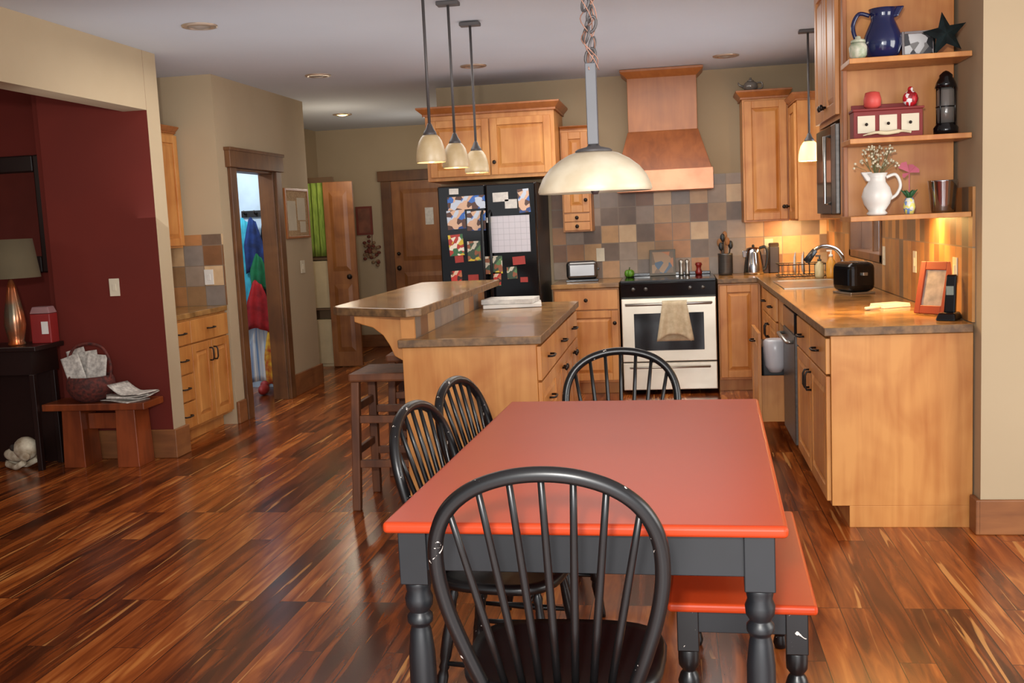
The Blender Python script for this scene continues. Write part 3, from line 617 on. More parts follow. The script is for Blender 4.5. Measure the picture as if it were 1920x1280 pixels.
# pantry
e=thing('coat_rack','dark wooden coat rack with pegs on the pale wall','coat rack',(-3.78,9.195,1.62))
mk(B(-.15,.22,-.02,0,-.03,.03),'board',BLKP,parent=e,bevel=.003)
for x in (-.11,-.01,.08,.18): mk(G().tube([(x,-.02,0),(x,-.05,.0),(x,-.06,.03)],.008),'peg',BLKM,parent=e)
def garment(name,label,x,z,w,h,y,col,col2,cat_='clothing',sc=10,st_=(1,1,1)):
    def fn(u,v):
        k=.35+.65*min(1,v*2.2); return ((u-.5)*w*k,.012*sin(u*17+v*2)*(.3+v)-.008*cos((u-.5)*pi),-v*h+.02*sin(u*5))
    mk(G().sheet(fn,20,10,.003),name,mat(name+'_cloth',col,.95,c2=col2,scale=sc,stretch=st_),loc=(x,y,z),label=label,category=cat_)
garment('hanging_apron','pale turquoise apron hanging from the coat rack',-3.89,1.57,.22,.95,9.125,srgb(70,180,205),srgb(50,150,180))
garment('jacket','navy blue jacket hanging from the coat rack',-3.79,1.57,.20,.5,9.08,srgb(28,56,120),srgb(16,30,70))
garment('dark_coat','dark grey coat hanging from the coat rack',-3.68,1.59,.18,.8,9.13,srgb(46,40,48),srgb(26,22,28))
garment('scarf','green knitted scarf hanging from the coat rack',-3.74,1.24,.18,.3,9.035,srgb(20,110,70),srgb(14,80,50))
garment('tote_bag','red cloth tote bag hanging from the coat rack',-3.75,1.0,.24,.44,8.99,srgb(170,30,36),srgb(120,18,24),'bag')
garment('beach_towel','striped blue and white towel hanging in the pantry',-3.76,.62,.30,.56,9.06,srgb(230,226,214),srgb(60,120,180),'towel',3,(9,1,.1))
garment('patterned_cloth','yellow and red patterned cloth hanging in the pantry',-3.66,.54,.16,.50,9.0,srgb(220,180,60),srgb(170,40,36),'cloth',14)
mk(G().sph((0,0,.045),(.045,.12,.048)).sph((0,.05,.08),(.038,.05,.035)),'shoe',mat('red_shoe',srgb(150,36,32),.6),loc=(-3.66,8.75,0.005),rot=10,label='red slipper on the pantry floor',category='shoe')
e=thing('corkboard','wood-framed corkboard with pinned papers beside the doorway','corkboard',(-3.328,8.98,1.6),90)
mk(B(-.27,.27,-.012,0,-.2,.2),'cork_panel',mat('cork',srgb(190,160,120),.9,c2=srgb(160,128,90),scale=60),parent=e)
g=G(); g.box(-.29,-.27,-.02,0,-.22,.22); g.box(.27,.29,-.02,0,-.22,.22); g.box(-.27,.27,-.02,0,.2,.22); g.box(-.27,.27,-.02,0,-.22,-.2); mk(g,'frame',MAPLED,parent=e,bevel=.002)
PP=mat('pinned_paper',srgb(206,194,170),.8)
for x,z,w_,h_ in((-.14,-.02,.1,.13),(.1,.04,.1,.1),(.12,-.12,.07,.05)): mk(B(x-w_,x+w_,-.0145,-.0125,z-h_,z+h_),'paper_note',PP,parent=e)
def plate(name,label,loc,rot,w=.035):
    mk(G().box(-w,w,-.005,0,-.057,.057).box(-.012,.012,-.009,-.005,-.022,.022),name,CREAM,loc=loc,rot=rot,bevel=.001,label=label,category='switch' if 'switch' in name else 'outlet')
plate('light_switch','cream light switch on the beige wall near corkboard',(-3.328,9.05,1.12),90,.05)
plate('light_switch','cream light switch on the dark red wall',(-3.60,6.290,1.135),0)
plate('outlet_plate','cream outlet on the slate tile backsplash',(-.62,9.02,1.12),0)
plate('outlet_plate','cream outlet on the slate tile backsplash',(.80,9.02,1.14),0)
for y_ in (6.62,5.80,5.0): plate('outlet_plate','cream outlet on tile above the counter',(1.273,y_,1.13),-90)
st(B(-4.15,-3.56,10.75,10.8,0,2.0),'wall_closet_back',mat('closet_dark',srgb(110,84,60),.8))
def cur(u,v): return ((u-.5)*.26,.018*sin(u*26),-v*.76)
mk(G().sheet(cur,40,6,.006),'curtain',mat('green_cloth',srgb(150,172,74),.9,c2=srgb(112,138,52),scale=8,stretch=(12,1,1)),loc=(-3.67,10.48,1.93),label='lime green cloth curtain hanging in the hall closet',category='curtain')
e=thing('shelf_unit','beige hall shelf unit with tan storage boxes','shelf',(-3.80,10.5,0))
TAN=mat('tan_box',srgb(206,188,150),.7); 
mk(B(0,.30,.02,.22,0,.03),'bottom_shelf',TAN,parent=e); mk(G().box(0,.02,.02,.22,.03,1.15).box(.28,.30,.02,.22,.03,1.15).box(.02,.28,.02,.22,.60,.62).box(.02,.28,.02,.22,1.13,1.15).box(.02,.28,.21,.22,.03,1.13),'frame',mat('shelf_brown',srgb(130,102,74),.7),parent=e)
mk(B(.04,.27,.0,.2,.625,1.12),'storage_box',TAN,parent=e,bevel=.004); mk(B(.04,.27,.0,.2,.032,.50),'storage_box',TAN,parent=e,bevel=.004)
e=thing('picture_frame','small red-framed picture on the hall wall','picture',(-3.655,12.165,1.53))
g=G(); g.box(-.1,-.075,-.02,0,-.17,.17); g.box(.075,.1,-.02,0,-.17,.17); g.box(-.075,.075,-.02,0,.145,.17); g.box(-.075,.075,-.02,0,-.17,-.145); mk(g,'frame',mat('red_frame',srgb(120,50,34),.5),parent=e); mk(B(-.075,.075,-.01,0,-.145,.145),'picture',mat('pic_brown',srgb(140,84,60),.6,c2=srgb(100,60,44)),parent=e)
e=thing('dried_flower_swag','bundle of dried flowers and leaves on the hall wall','dried flowers',(-3.58,12.168,1.15))
g=G()
for k in range(46):
    a=random.uniform(0,2*pi); r_=random.uniform(.02,.15); x=r_*cos(a)*.7; z=r_*sin(a)*1.3
    g.sph((x,random.uniform(-.04,-.013),z),(.025,.012,.02),6,5,m=k%2)
g.tube([(0,-.01,.0),(.01,-.006,.24)],.004); mk(g,'dried_leaves',[mat('dried_red',srgb(110,54,40),.9),mat('dried_tan',srgb(140,110,80),.9)],parent=e)

# ---------------------------------------------------------------- sitting room
CONS=mat('espresso_wood',srgb(30,16,13),.35)
e=thing('console_table','dark espresso wooden console table against the red wall','table',(-5.5,5.93,0))
mk(B(0,1.53,0,.32,.77,.80),'table_top',CONS,parent=e,bevel=.004)
mk(G().box(.04,1.48,.02,.31,.62,.77),'body',CONS,parent=e)
mk(G().box(.06,1.46,.29,.31,.0,.62),'back_panel',CONS,parent=e)
for x in (.04,1.455):
    for y in (.02,.24): mk(B(x,x+.035,y,y+.035,0,.62),'leg',CONS,parent=e,bevel=.003)
e=thing('table_lamp','lamp with olive drum shade and copper metallic glass base','lamp',(-4.17,6.05,.8005))
mk(G().lathe([(.05,0),(.054,.01),(.046,.03),(.055,.07),(.066,.13),(.06,.2),(.045,.28),(.03,.36),(.02,.40),(.012,.42),(.012,.52)],seg=28),'base',mat('lamp_glass',srgb(196,96,40),.2,.7,c2=srgb(120,110,90),scale=6),parent=e)
mk(G().lathe([(.18,.43),(.15,.675),(.147,.675),(.177,.43)],seg=36,cap=False),'lamp_shade',mat('olive_shade',srgb(88,76,54),.9),parent=e)
e=thing('first_aid_box','red and white carrying box on the console table','box',(-4.045,6.165,.8005),4)
mk(G().box(-.065,.07,-.05,.05,0,.19),'box_body',mat('red_box',srgb(140,34,32),.5),parent=e,bevel=.006); mk(G().fru(-.065,.07,-.05,.05,.192,-.05,.055,-.04,.04,.235),'lid',mat('grey_lid',srgb(150,110,110),.5),parent=e,bevel=.004); mk(B(.01,.055,-.053,-.0505,.06,.14),'sticker',WHITE,parent=e)
e=thing('mirror','dark framed mirror on the deep red wall','mirror',(-4.70,6.945,1.65))
g=G(); g.box(-.3,-.2,-.04,0,-.42,.42); g.box(.2,.3,-.04,0,-.42,.42); g.box(-.2,.2,-.04,0,.3,.42); g.box(-.2,.2,-.04,0,-.42,-.3); mk(g,'frame',CONS,parent=e,bevel=.01); mk(B(-.2,.2,-.012,0,-.3,.3),'glass',mat('mirror_glass',srgb(190,180,170),.04,1),parent=e)
e=thing('wooden_bench','low reddish-brown wooden bench against the red wall','bench',(-4.005,5.99,0))
mk(B(0,.70,0,.26,.375,.42),'seat',BENCHW,parent=e,bevel=.006)
for x in(.10,.47): mk(G().fru(x,x+.15,.03,.23,0,x+.01,x+.14,.04,.22,.374),'leg',BENCHW,parent=e,bevel=.004)
mk(B(.25,.47,.11,.14,.24,.34),'stretcher',BENCHW,parent=e)
e=thing('basket','round burgundy wicker basket with hoop handle on the bench','basket',(-3.72,6.11,.4205))
WICK=mat('wicker',srgb(104,42,32),.8,c2=srgb(54,24,20),scale=40,bump=.6)
mk(G().lathe([(.075,0),(.12,.03),(.15,.09),(.145,.14),(.13,.165),(.125,.16),(.135,.13),(.138,.09),(.11,.035),(.06,.012)],seg=30),'basket_body',WICK,parent=e)
mk(G().tube(cat([(.135,0,.14),(.145,.0,.24),(.10,0,.34),(0,0,.37),(-.10,0,.34),(-.145,0,.24),(-.135,0,.14)],5),.009,8),'handle',WICK,parent=e)
for k,(dx,dy,rx,ry,w_,h_) in enumerate([(-.05,.035,-6,-14,.13,.30),(.0,.015,-5,-6,.15,.28),(.035,-.01,-6,6,.13,.26),(-.03,-.035,-8,-18,.12,.27)]):
    def fn(u,v): return ((u-.5)*w_,.004*sin(u*6),v*h_)
    mk(G().sheet(fn,10,4,.008),'newspaper',NEWS,loc=(-3.73+dx,6.11+dy,.46),rot=(radians(rx),radians(ry),radians(3*k)),label='folded newspaper standing upright in the wicker basket',category='newspaper',group='newspapers')
for k,(dx,dy,an) in enumerate([(-.02,0,-20),(.05,.01,10),(.01,-.02,30),(.05,-.015,-14)]):
    def fn(u,v): return ((u-.5)*.25,(v-.5)*.18,.004*sin(u*5+k)+(.16*max(0,.45-u)**1.3 if k==3 else 0)+(.06*max(0,u-.7) if k==1 else 0))
    mk(G().sheet(fn,12,6,.006,ax=2),'newspaper',NEWS,loc=(-3.47+dx,6.10+dy,.4275+.015*k),rot=(0,0,radians(an)),label='folded newspaper lying on the wooden bench',category='newspaper',group='newspapers')
e=thing('animal_skull','bleached animal skull with lower jaw on the floor','skull',(-4.14,5.99,0),-18)
BONE=mat('bone',srgb(214,204,180),.8,c2=srgb(150,130,104),scale=14,bump=.4)
g=G(); g.sph((.0,0,.14),(.085,.07,.075)); g.sph((-.10,0,.09),(.11,.042,.045)); g.sph((.04,.05,.1),(.05,.02,.03)); g.sph((.04,-.05,.1),(.05,.02,.03)); mk(g,'cranium',BONE,parent=e)
mk(G().tube([(.03,.05,.06),(-.06,.04,.02),(-.17,.015,.025),(-.20,0,.03),(-.17,-.015,.025),(-.06,-.04,.02),(.03,-.05,.06)],.019),'jaw',BONE,parent=e)
g=G(); g.sph((-.06,.05,.15),(.024,.018,.022)); g.sph((-.06,-.05,.15),(.024,.018,.022)); mk(g,'eye_socket',mat('socket_dark',srgb(40,30,24),.9),parent=e)

# ---------------------------------------------------------------- shelf objects
Y=4.85
Z1,Z2,Z3=1.395,1.73,2.07
BLUE=mat('cobalt_glaze',srgb(24,32,74),.14,coat=.4)
e=thing('pitcher','glossy cobalt blue ceramic pitcher on the top shelf','pitcher',(.93,Y,Z3))
mk(G().lathe([(.05,0),(.07,.02),(.08,.06),(.078,.1),(.062,.14),(.05,.165),(.052,.19),(.06,.215),(.056,.215),(.047,.19),(.045,.165),(.055,.14)],seg=32),'body',BLUE,parent=e)
mk(G().tube(cat([(-.055,0,.19),(-.10,0,.2),(-.125,0,.15),(-.11,0,.09),(-.075,0,.06)],6),.009,10),'handle',BLUE,parent=e)
mk(G().fru(.03,.06,-.03,.03,.175,.03,.09,-.02,.02,.222),'spout',BLUE,parent=e,bevel=.008)
e=thing('jar','small pale green and white ceramic jar with lid','jar',(.815,4.785,Z3))
GJ=mat('celadon',srgb(150,165,135),.4,c2=srgb(205,200,180),scale=30)
mk(G().lathe([(.025,0),(.036,.015),(.038,.05),(.03,.068)],seg=20),'body',GJ,parent=e); mk(G().lathe([(.032,.069),(.03,.08),(.012,.086),(.012,.094),(0,.1)],seg=20),'lid',GJ,parent=e)
e=thing('photo_frame','silver framed black and white photograph on the top shelf','photo frame',(1.075,4.83,Z3),(radians(-6),0,0))
g=G(); g.box(-.07,-.058,-.01,.01,0,.11); g.box(.058,.07,-.01,.01,0,.11); g.box(-.058,.058,-.01,.01,0,.012); g.box(-.058,.058,-.01,.01,.098,.11); mk(g,'frame',CHROME,parent=e,bevel=.002); mk(B(-.058,.058,-.004,.006,.012,.098),'photo',P_GY,parent=e)
g=G(); v=[(0,-.025,0),(0,.025,0)]
for k in range(10):
    a=pi/2+2*pi*k/10+.15; r_=.095 if k%2==0 else .04; v.append((r_*cos(a),0,r_*sin(a)))
f=[]
for k in range(10): f+=[(0,2+k,2+(k+1)%10),(1,2+(k+1)%10,2+k)]
g.add(v,f); mk(g,'star_ornament',mat('verdigris_metal',srgb(34,50,52),.5,.6,c2=srgb(20,30,32),scale=20),loc=(1.172,4.78,Z3+.08),label='dark verdigris metal barn star on the top shelf',category='star')
e=thing('drawer_box','small red wooden box with three cream drawers on shelf','box',(.945,4.87,Z2))
RB=mat('barn_red',srgb(130,32,28),.6); mk(G().box(-.145,.145,-.05,.05,0,.12).box(-.15,.15,-.06,.055,.12,.13).box(-.14,.14,.04,.05,.13,.155),'body',RB,parent=e,bevel=.002)
for x in(-.092,0,.092):
    d=mk(B(x-.037,x+.037,-.055,-.0505,.025,.1),'drawer',CREAM,parent=e,bevel=.001); mk(G().sph((x,-.06,.062),.007,10,8),'knob',BLKM,parent=d)
mk(G().lathe([(.02,0),(.036,.012),(.038,.04),(.03,.07),(.014,.074),(0,.068)],seg=20),'apple_candle',mat('coral_wax',srgb(210,80,72),.5),loc=(.885,4.85,Z2+.131),label='coral red apple-shaped candle on the drawer box',category='candle')
g=G(); g.sph((0,0,.035),(.033,.02,.035),12,10); g.sph((0,0,.075),(.012,.012,.012),8,6); mk(g,'glass_ornament',photo('red_glitter',(190,30,40),(230,220,220),(140,20,30),scale=60),loc=(1.045,4.85,Z2+.131),label='faceted red glass ornament on the drawer box',category='ornament')
mk(G().tube(cat([(-.1,0,0),(-.05,-.01,.01),(.0,0,.006),(.06,.01,.012),(.1,0,.004)],5),[.003]*3+[.006]*4+[.009]*8+[.005]*6,8),'feather',mat('ivory',srgb(215,200,165),.8),loc=(.93,4.765,Z2+.012),label='ivory feather-like carving lying on the shelf',category='ornament')
e=thing('lantern','black metal lantern with glass chimney on the middle shelf','lantern',(1.19,4.84,Z2))
mk(G().lathe([(.05,0),(.052,.03),(.04,.045),(.042,.05)],seg=24),'base',BLKG,parent=e)
mk(G().lathe([(.034,.05),(.036,.1),(.036,.19),(.03,.2)],seg=24),'glass_chimney',mat('smoky_glass',srgb(120,115,110),.1,.3),parent=e)
g=G(); g.lathe([(.046,.20),(.04,.225),(.028,.245),(.028,.255),(.012,.27),(0,.275)],seg=24)
for k in range(4):
    a=pi/4+k*pi/2; g.tube([(.043*cos(a),.043*sin(a),.04),(.043*cos(a),.043*sin(a),.205)],.003,6)
g.tube([(.04*cos(a),.04*sin(a),.12) for a in [2*pi*q/20 for q in range(20)]],.003,6,closed=True); mk(g,'top',BLKG,parent=e)
e=thing('flower_pitcher','white ceramic pitcher holding dried white flowers','vase',(.90,4.84,Z1))
mk(G().lathe([(.035,0),(.045,.008),(.035,.02),(.055,.05),(.065,.085),(.055,.12),(.038,.145),(.036,.165),(.046,.185),(.042,.185),(.032,.165),(.034,.145)],seg=30),'body',WHITE,parent=e)
mk(G().tube(cat([(.04,0,.165),(.08,0,.175),(.1,0,.13),(.085,0,.09),(.058,0,.07)],6),.007,10),'handle',WHITE,parent=e)
mk(G().fru(-.045,-.02,-.02,.02,.15,-.07,-.02,-.014,.014,.192),'spout',WHITE,parent=e,bevel=.006)
g=G()
for k in range(34):
    a=random.uniform(0,2*pi); r_=random.uniform(.01,.105); h_=random.uniform(.21,.30); p=(r_*cos(a),r_*sin(a)*.6,h_)
    g.tube([(0,0,.15),(p[0]*.5,p[1]*.5,.2),p],.0012,4); 
    for q in range(3): g.sph((p[0]+random.uniform(-.012,.012),p[1]+random.uniform(-.01,.01),p[2]+random.uniform(-.012,.010)),.0055,6,5,m=1)
mk(g,'flowers',[mat('stem_green',srgb(110,110,70),.8),mat('white_petal',srgb(215,205,175),.8)],parent=e)
e=thing('metal_cup','polished steel tumbler on the bottom shelf','cup',(1.18,4.85,Z1))
mk(G().lathe([(.045,0),(.048,.01),(.062,.135),(.064,.14),(.06,.14),(.045,.012)],seg=32),'body',CHROME,parent=e)
e=thing('flower_vase','small painted vase with pink flower and green leaves','vase',(1.035,4.83,Z1))
mk(G().lathe([(.018,0),(.026,.03),(.02,.06),(.015,.07)],seg=18),'body',photo('painted',(230,220,120),(120,150,200),(220,220,210),scale=60),parent=e)
g=G(); 
for k in range(6):
    a=k*1.05; g.tube([(0,0,.06),(.015*cos(a),.01*sin(a),.09),(.035*cos(a),.02*sin(a),.105)],[.002,.008,.001],6)
mk(g,'leaves',mat('leaf',srgb(40,90,50),.6),parent=e)
g=G(); g.tube([(0,0,.06),(.0,0,.18)],.002,5)
for a,l in((.3,.04),(2.2,.05),(3.6,.03),(1.2,.035)):
    g.add([(0,-.006,.18),(l*cos(a-.35),-.012,.18+l*sin(a-.35)),(1.1*l*cos(a),.0,.18+1.1*l*sin(a)),(l*cos(a+.45),.012,.18+l*sin(a+.45))],[(0,1,2),(0,2,3)])
mk(g,'flower',mat('pink_petal',srgb(206,110,130),.6),parent=e)

# ---------------------------------------------------------------- counter objects
ZT=.9145
TCH=mat('toaster_chrome',srgb(120,118,116),.2,.9)
e=thing('toaster','two-slot chrome toaster on the counter beside the range','toaster',(-.76,8.72,ZT),6)
mk(B(-.13,.13,-.08,.08,.021,.17),'body',TCH,parent=e,bevel=.03,seg=4); mk(B(-.135,.135,-.085,.085,0,.02),'base',BLKG,parent=e,bevel=.004)
for y_ in(-.025,.025): mk(B(-.10,.10,y_-.01,y_+.01,.165,.1715),'slot',BLKG,parent=e)
mk(B(.12,.145,-.02,.02,.09,.11),'lever',BLKG,parent=e,bevel=.004)
e=thing('toaster','glossy black toaster on the counter near the sink','toaster',(1.08,6.55,ZT),20)
mk(B(-.085,.085,-.12,.12,.012,.19),'body',BLKG,parent=e,bevel=.04,seg=4); mk(B(-.08,.08,-.11,.11,0,.0115),'base',STEEL,parent=e,bevel=.003)
for y_ in(-.03,.03): mk(B(y_-.01,y_+.01,-.09,.09,.186,.1915),'slot',STEEL,parent=e)
mk(B(-.015,.015,-.14,-.115,.11,.13),'lever',STEEL,parent=e,bevel=.003)
ZB=.926
e=thing('decorative_tile','painted decorative tile leaning behind the burners','tile',(-.09,8.92,ZB),(radians(-8),0,0)); mk(B(-.11,.11,-.008,.008,0,.22),'tile_body',mat('tile_frame',srgb(100,92,80),.5),parent=e,bevel=.002); mk(B(-.09,.09,-.011,-.0085,.02,.2),'painting',photo('tile_paint',(110,90,70),(150,120,90),(70,90,110),(170,110,70),scale=16),parent=e)
for x,l in((.065,'stainless pepper grinder standing behind the cooktop'),(.115,'stainless salt grinder standing behind the cooktop')):
    mk(G().lathe([(.02,0),(.022,.01),(.016,.05),(.02,.1),(.021,.12),(.01,.13),(0,.135)],seg=16),'grinder',STEEL,loc=(x,8.90,ZB),label=l,category='grinder')
mk(G().lathe([(.025,0),(.03,.02),(.018,.05),(.022,.07),(.03,.085),(.022,.1),(0,.102)],seg=16),'pepper_mill',mat('red_lacquer',srgb(130,30,22),.3),loc=(.21,8.89,ZB),label='small red lacquered wooden pepper mill',category='grinder')
e=thing('bell_pepper','green bell pepper lying beside the range','vegetable',(-.37,8.85,ZB+.0)); g=G()
for k in range(4):
    a=k*pi/2+.4; g.sph((.018*cos(a),.018*sin(a),.032),(.026,.026,.032),10,8)
mk(g,'body',mat('green_pepper',srgb(90,140,40),.3),parent=e); mk(G().tube([(0,0,.055),(.004,0,.085)],.004),'stem',mat('stem_dark',srgb(60,90,30),.6),parent=e)
e=thing('utensil_crock','dark crock filled with wooden cooking utensils','utensil holder',(.43,8.85,ZT)); mk(G().lathe([(.055,0),(.06,.02),(.06,.17),(.063,.18),(.055,.18),(.052,.02)],seg=24),'crock',DWST,parent=e)
WS=mat('spoon_wood',srgb(150,100,56),.6)
for k,(dx,dy,h_) in enumerate([(-.04,0,.30),(-.015,.02,.34),(.015,-.02,.31),(.04,.01,.28),(0,.03,.36),(-.03,-.03,.27)]):
    g=G(); g.tube([(dx*.4,dy*.4,.02),(dx,dy,h_-.06)],.005,6); g.sph((dx*1.15,dy*1.15,h_-.03),(.02,.008,.035),10,8); mk(g,'utensil',[WS,BLKP][k%2],parent=e)
e=thing('electric_kettle','brushed stainless electric kettle with black handle','kettle',(.655,8.80,ZT)); mk(G().lathe([(.08,.0),(.082,.02),(.075,.1),(.062,.18),(.055,.215),(.03,.225),(0,.228)],seg=28),'body',CHROME,parent=e); mk(G().tube(cat([(.05,0,.215),(.10,0,.22),(.115,0,.15),(.10,0,.06),(.078,0,.03)],5),.012,10),'handle',BLKP,parent=e); mk(G().fru(-.085,-.05,-.02,.02,.14,-.09,-.04,-.012,.012,.2),'spout',CHROME,parent=e,bevel=.006); mk(G().sph((0,0,.235),.012,10,8),'lid_knob',BLKP,parent=e)
mk(G().box(-.04,.04,-.06,.06,0,.22).fru(-.04,.04,-.06,.06,.22,-.04,.04,-.03,.03,.25),'canister',mat('dark_canister',srgb(50,40,36),.4),loc=(.83,8.92,ZT),bevel=.008,label='dark rectangular coffee canister in the counter corner',category='canister')
e=thing('kitchen_sink','stainless steel double-bowl sink set into the counter','sink',(.96,7.45,ZT)); g=G()
g.box(-.24,.24,-.4,-.37,0,.006); g.box(-.24,.24,.37,.4,0,.006); g.box(-.24,-.21,-.37,.37,0,.006); g.box(.17,.24,-.37,.37,0,.006); g.box(-.21,.17,-.37,.37,0,.002); mk(g,'rim',STEEL,parent=e,bevel=.001)
e=thing('faucet','chrome pull-down kitchen faucet with black spray head','faucet',(1.16,7.5,ZT+.007)); mk(G().lathe([(.03,0),(.028,.02),(.016,.03),(.016,.12)],seg=18),'base',CHROME,parent=e)
mk(G().tube(cat([(0,0,.11),(0,0,.17),(-.05,-.02,.23),(-.14,-.04,.25),(-.2,-.06,.22)],6),.014,12),'spout',CHROME,parent=e); mk(G().tube([(-.19,-.058,.225),(-.25,-.075,.15)],[.02,.026],12),'spray_head',BLKP,parent=e); mk(G().tube([(0,0,.10),(.02,-.07,.13)],.008),'lever',CHROME,parent=e)
for x,y,c_,c2_,l,h_ in((1.15,7.95,(210,150,60),(235,230,220),'orange dish soap bottle behind the sink',.2),(1.08,8.04,(200,190,150),(60,60,60),'cream lotion bottle behind the sink',.16)):
    e=thing('soap_bottle',l,'bottle',(x,y,ZT)); mk(G().lathe([(.03,0),(.034,.02),(.034,h_*.6),(.015,h_*.75),(.014,h_*.8)],seg=18),'body',mat('soap_'+str(h_),srgb(*c_),.3),parent=e); mk(G().lathe([(.016,h_*.8),(.016,h_*.88),(.006,h_*.9),(.006,h_)],seg=12).box(-.03,.008,-.006,.006,h_,h_+.012),'pump',mat('pump_'+str(h_),srgb(*c2_),.3),parent=e)
e=thing('dish_rack','black wire dish rack beside the sink holding dishes','dish rack',(.98,8.3,ZT)); g=G()
for z in(.01,.1):
    g.tube([(-.18,-.14,z),(.18,-.14,z),(.18,.14,z),(-.18,.14,z)],.004,6,closed=True)
for k in range(9):
    x=-.16+.04*k; g.tube([(x,-.14,.1),(x,-.14,.01),(x,.14,.01),(x,.14,.1)],.0025,5)
mk(g,'wire_frame',BLKP,parent=e)
for k in range(2): mk(G().lathe([(.0,0),(.05,.002),(.09,.014),(.09,.018),(.05,.006),(0,.004)],seg=28),'plate',WHITE,loc=(.92+.06*k,8.3,ZT+.104),rot=(radians(90),0,radians(80)),label='white dinner plate standing in the dish rack',category='plate',group='plates in the dish rack')
e=thing('photo_frame','red wooden photo frame leaning on the counter','photo frame',(1.19,5.11,ZT+.004),(radians(-14),0,radians(-48)))
g=G(); w_,h_=.085,.25 
for a in((-w_,-w_+.03,0,h_),(w_-.03,w_,0,h_),(-w_+.03,w_-.03,0,.04),(-w_+.03,w_-.03,h_-.04,h_)): g.box(a[0],a[1],-.012,.012,a[2],a[3])
mk(g,'frame',mat('frame_orange',srgb(150,62,30),.4),parent=e,bevel=.003); mk(B(-w_+.03,w_-.03,-.004,.01,.04,h_-.04),'photo',mat('photo_pale',srgb(170,156,146),.5,c2=srgb(130,122,116),scale=20),parent=e)
e=thing('cordless_phone','black cordless telephone standing in its charging base','telephone',(1.215,4.88,ZT),-30)
mk(G().fru(-.045,.045,-.06,.06,0,-.035,.035,-.04,.05,.035),'charging_base',BLKG,parent=e,bevel=.008); mk(G().fru(-.025,.025,.0,.03,.03,-.022,.022,.035,.058,.20),'handset',BLKG,parent=e,bevel=.007); mk(B(-.016,.016,.012,.018,.11,.15),'screen',mat('lcd',srgb(140,150,140),.2),parent=e)
mk(G().box(-.08,.08,-.06,.06,0,.012).box(-.078,.078,-.058,.058,.012,.02),'notepad',WHITE,loc=(1.10,5.58,ZT),rot=25,bevel=.002,label='white notepad lying on the counter',category='notepad')
mk(G().tube([(-.05,0,.01),(.04,0,.01),(.05,0,.01)],[.008,.009,.005],10),'marker_pen',mat('white_pen',srgb(216,208,186),.4),loc=(.99,5.45,ZT),rot=35,label='cream marker pen on the counter',category='pen')
e=thing('teapot','clear glass and metal teapot on top of the corner cabinet','teapot',(.66,8.82,2.396))
GT=mat('grey_glass',srgb(150,145,138),.1,.4); mk(G().sph((0,0,.045),(.06,.06,.045),18,12),'body',GT,parent=e); mk(G().lathe([(.03,.085),(.02,.095),(.008,.1),(.01,.112),(0,.115)],seg=16),'lid',GT,parent=e); mk(G().tube([(-.05,0,.04),(-.09,0,.06),(-.1,0,.08)],[.012,.008,.006]),'spout',GT,parent=e); mk(G().tube(cat([(.05,0,.07),(.09,0,.07),(.09,0,.03),(.055,0,.02)],4),.006),'handle',GT,parent=e)

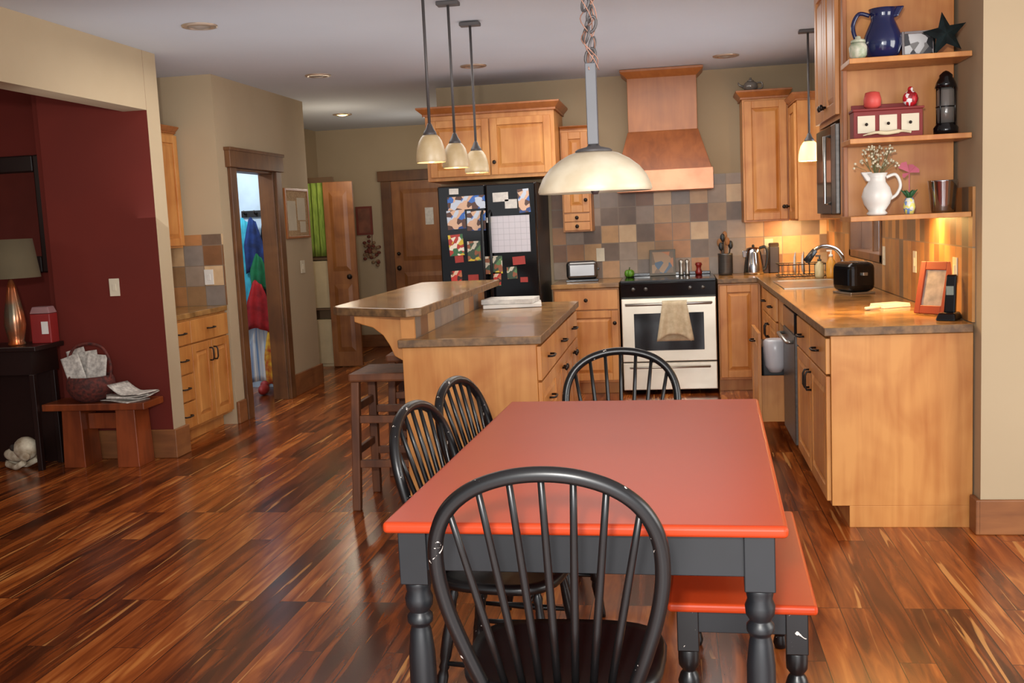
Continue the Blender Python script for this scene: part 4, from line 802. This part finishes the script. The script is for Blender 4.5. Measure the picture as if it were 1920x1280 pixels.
# ---------------------------------------------------------------- lights
def area(name,loc,tgt,size,power,col,sy=None):
    l=bpy.data.lights.new(name,'AREA'); l.energy=power; l.size=size; l.color=col
    if sy: l.shape='RECTANGLE'; l.size_y=sy
    o=bpy.data.objects.new(name,l); COL.objects.link(o); o.location=loc
    o.rotation_euler=(Vector(tgt)-Vector(loc)).to_track_quat('-Z','Y').to_euler(); return o
def point(name,loc,power,col,r=.05):
    l=bpy.data.lights.new(name,'POINT'); l.energy=power; l.color=col; l.shadow_soft_size=r
    o=bpy.data.objects.new(name,l); COL.objects.link(o); o.location=loc; return o
area('flash_lamp',(-.12,-.1,1.75),(-.2,7,1.2),.12,92,(1,.96,.9))
area('daylight_back',(.6,-2.2,1.5),(.4,5,1.3),3.2,120,(.98,.98,1),2.0)
area('daylight_side',(4.2,2.2,1.5),(0,3.4,.6),2.5,135,(1,.97,.92),2.0)
area('ceiling_fill',(-.3,1.2,.9),(-.8,3.6,2.62),2.0,16,(.94,.98,1))  # added upward fill to brighten the ceiling, no fixture here
area('kitchen_ceiling_fill',(-.4,7.0,1.75),(-.4,7.0,2.62),2.6,10,(.95,.97,1))  # unseen fill in mid-air, added to lift the kitchen ceiling
area('passage_ceiling_fill',(-2.4,6.0,1.7),(-2.4,6.4,2.62),2.0,7,(.95,.97,1))  # added fill for the passage ceiling, not a real uplight
area('kitchen_fill',(-.3,7.3,2.55),(-.3,7.3,0),1.6,34,(1,.95,.87))  # added overhead fill for the kitchen; its recessed lights are off
area('island_fill',(-2.2,6.2,2.55),(-2.2,6.2,0),1.4,20,(1,.96,.9))  # overhead fill added beside the island, stands for no fitting
area('window_daylight',(1.62,7.3,1.6),(0,7.2,1.2),1.0,30,(.93,.96,1))
area('under_cabinet_lamp',(1.17,5.3,1.37),(1.25,5.3,.9),.10,19,(1,.60,.2),.9)
area('under_cabinet_lamp_corner',(1.0,8.75,1.33),(1.0,8.9,.9),.12,11,(1,.62,.25),.4)
point('pantry_fill',(-4.1,8.3,2.2),42,(.9,.96,1))  # added fill that brightens the pantry, no visible source
point('hall_lamp',(-3.25,9.9,2.0),10,(1,.86,.66),.1)
point('hall_fill_lamp',(-2.7,11.0,1.9),9,(1,.92,.8),.2)
point('sitting_lamp',(-5.2,4.5,2.0),12,(1,.84,.68),.2)
for x,y,z in((-1.148,5.0,1.73),(-1.15,5.6,1.73),(-1.145,6.19,1.73)): point('pendant_bulb',(x,y,z-.01),.8,(1,.75,.42),.02)
point('pendant_bulb',(.93,7.35,1.725),8,(1,.68,.32),.03)
W=bpy.data.worlds.new('world'); S.world=W; W.use_nodes=True
W.node_tree.nodes['Background'].inputs[0].default_value=(.94,.96,1,1); W.node_tree.nodes['Background'].inputs[1].default_value=.44
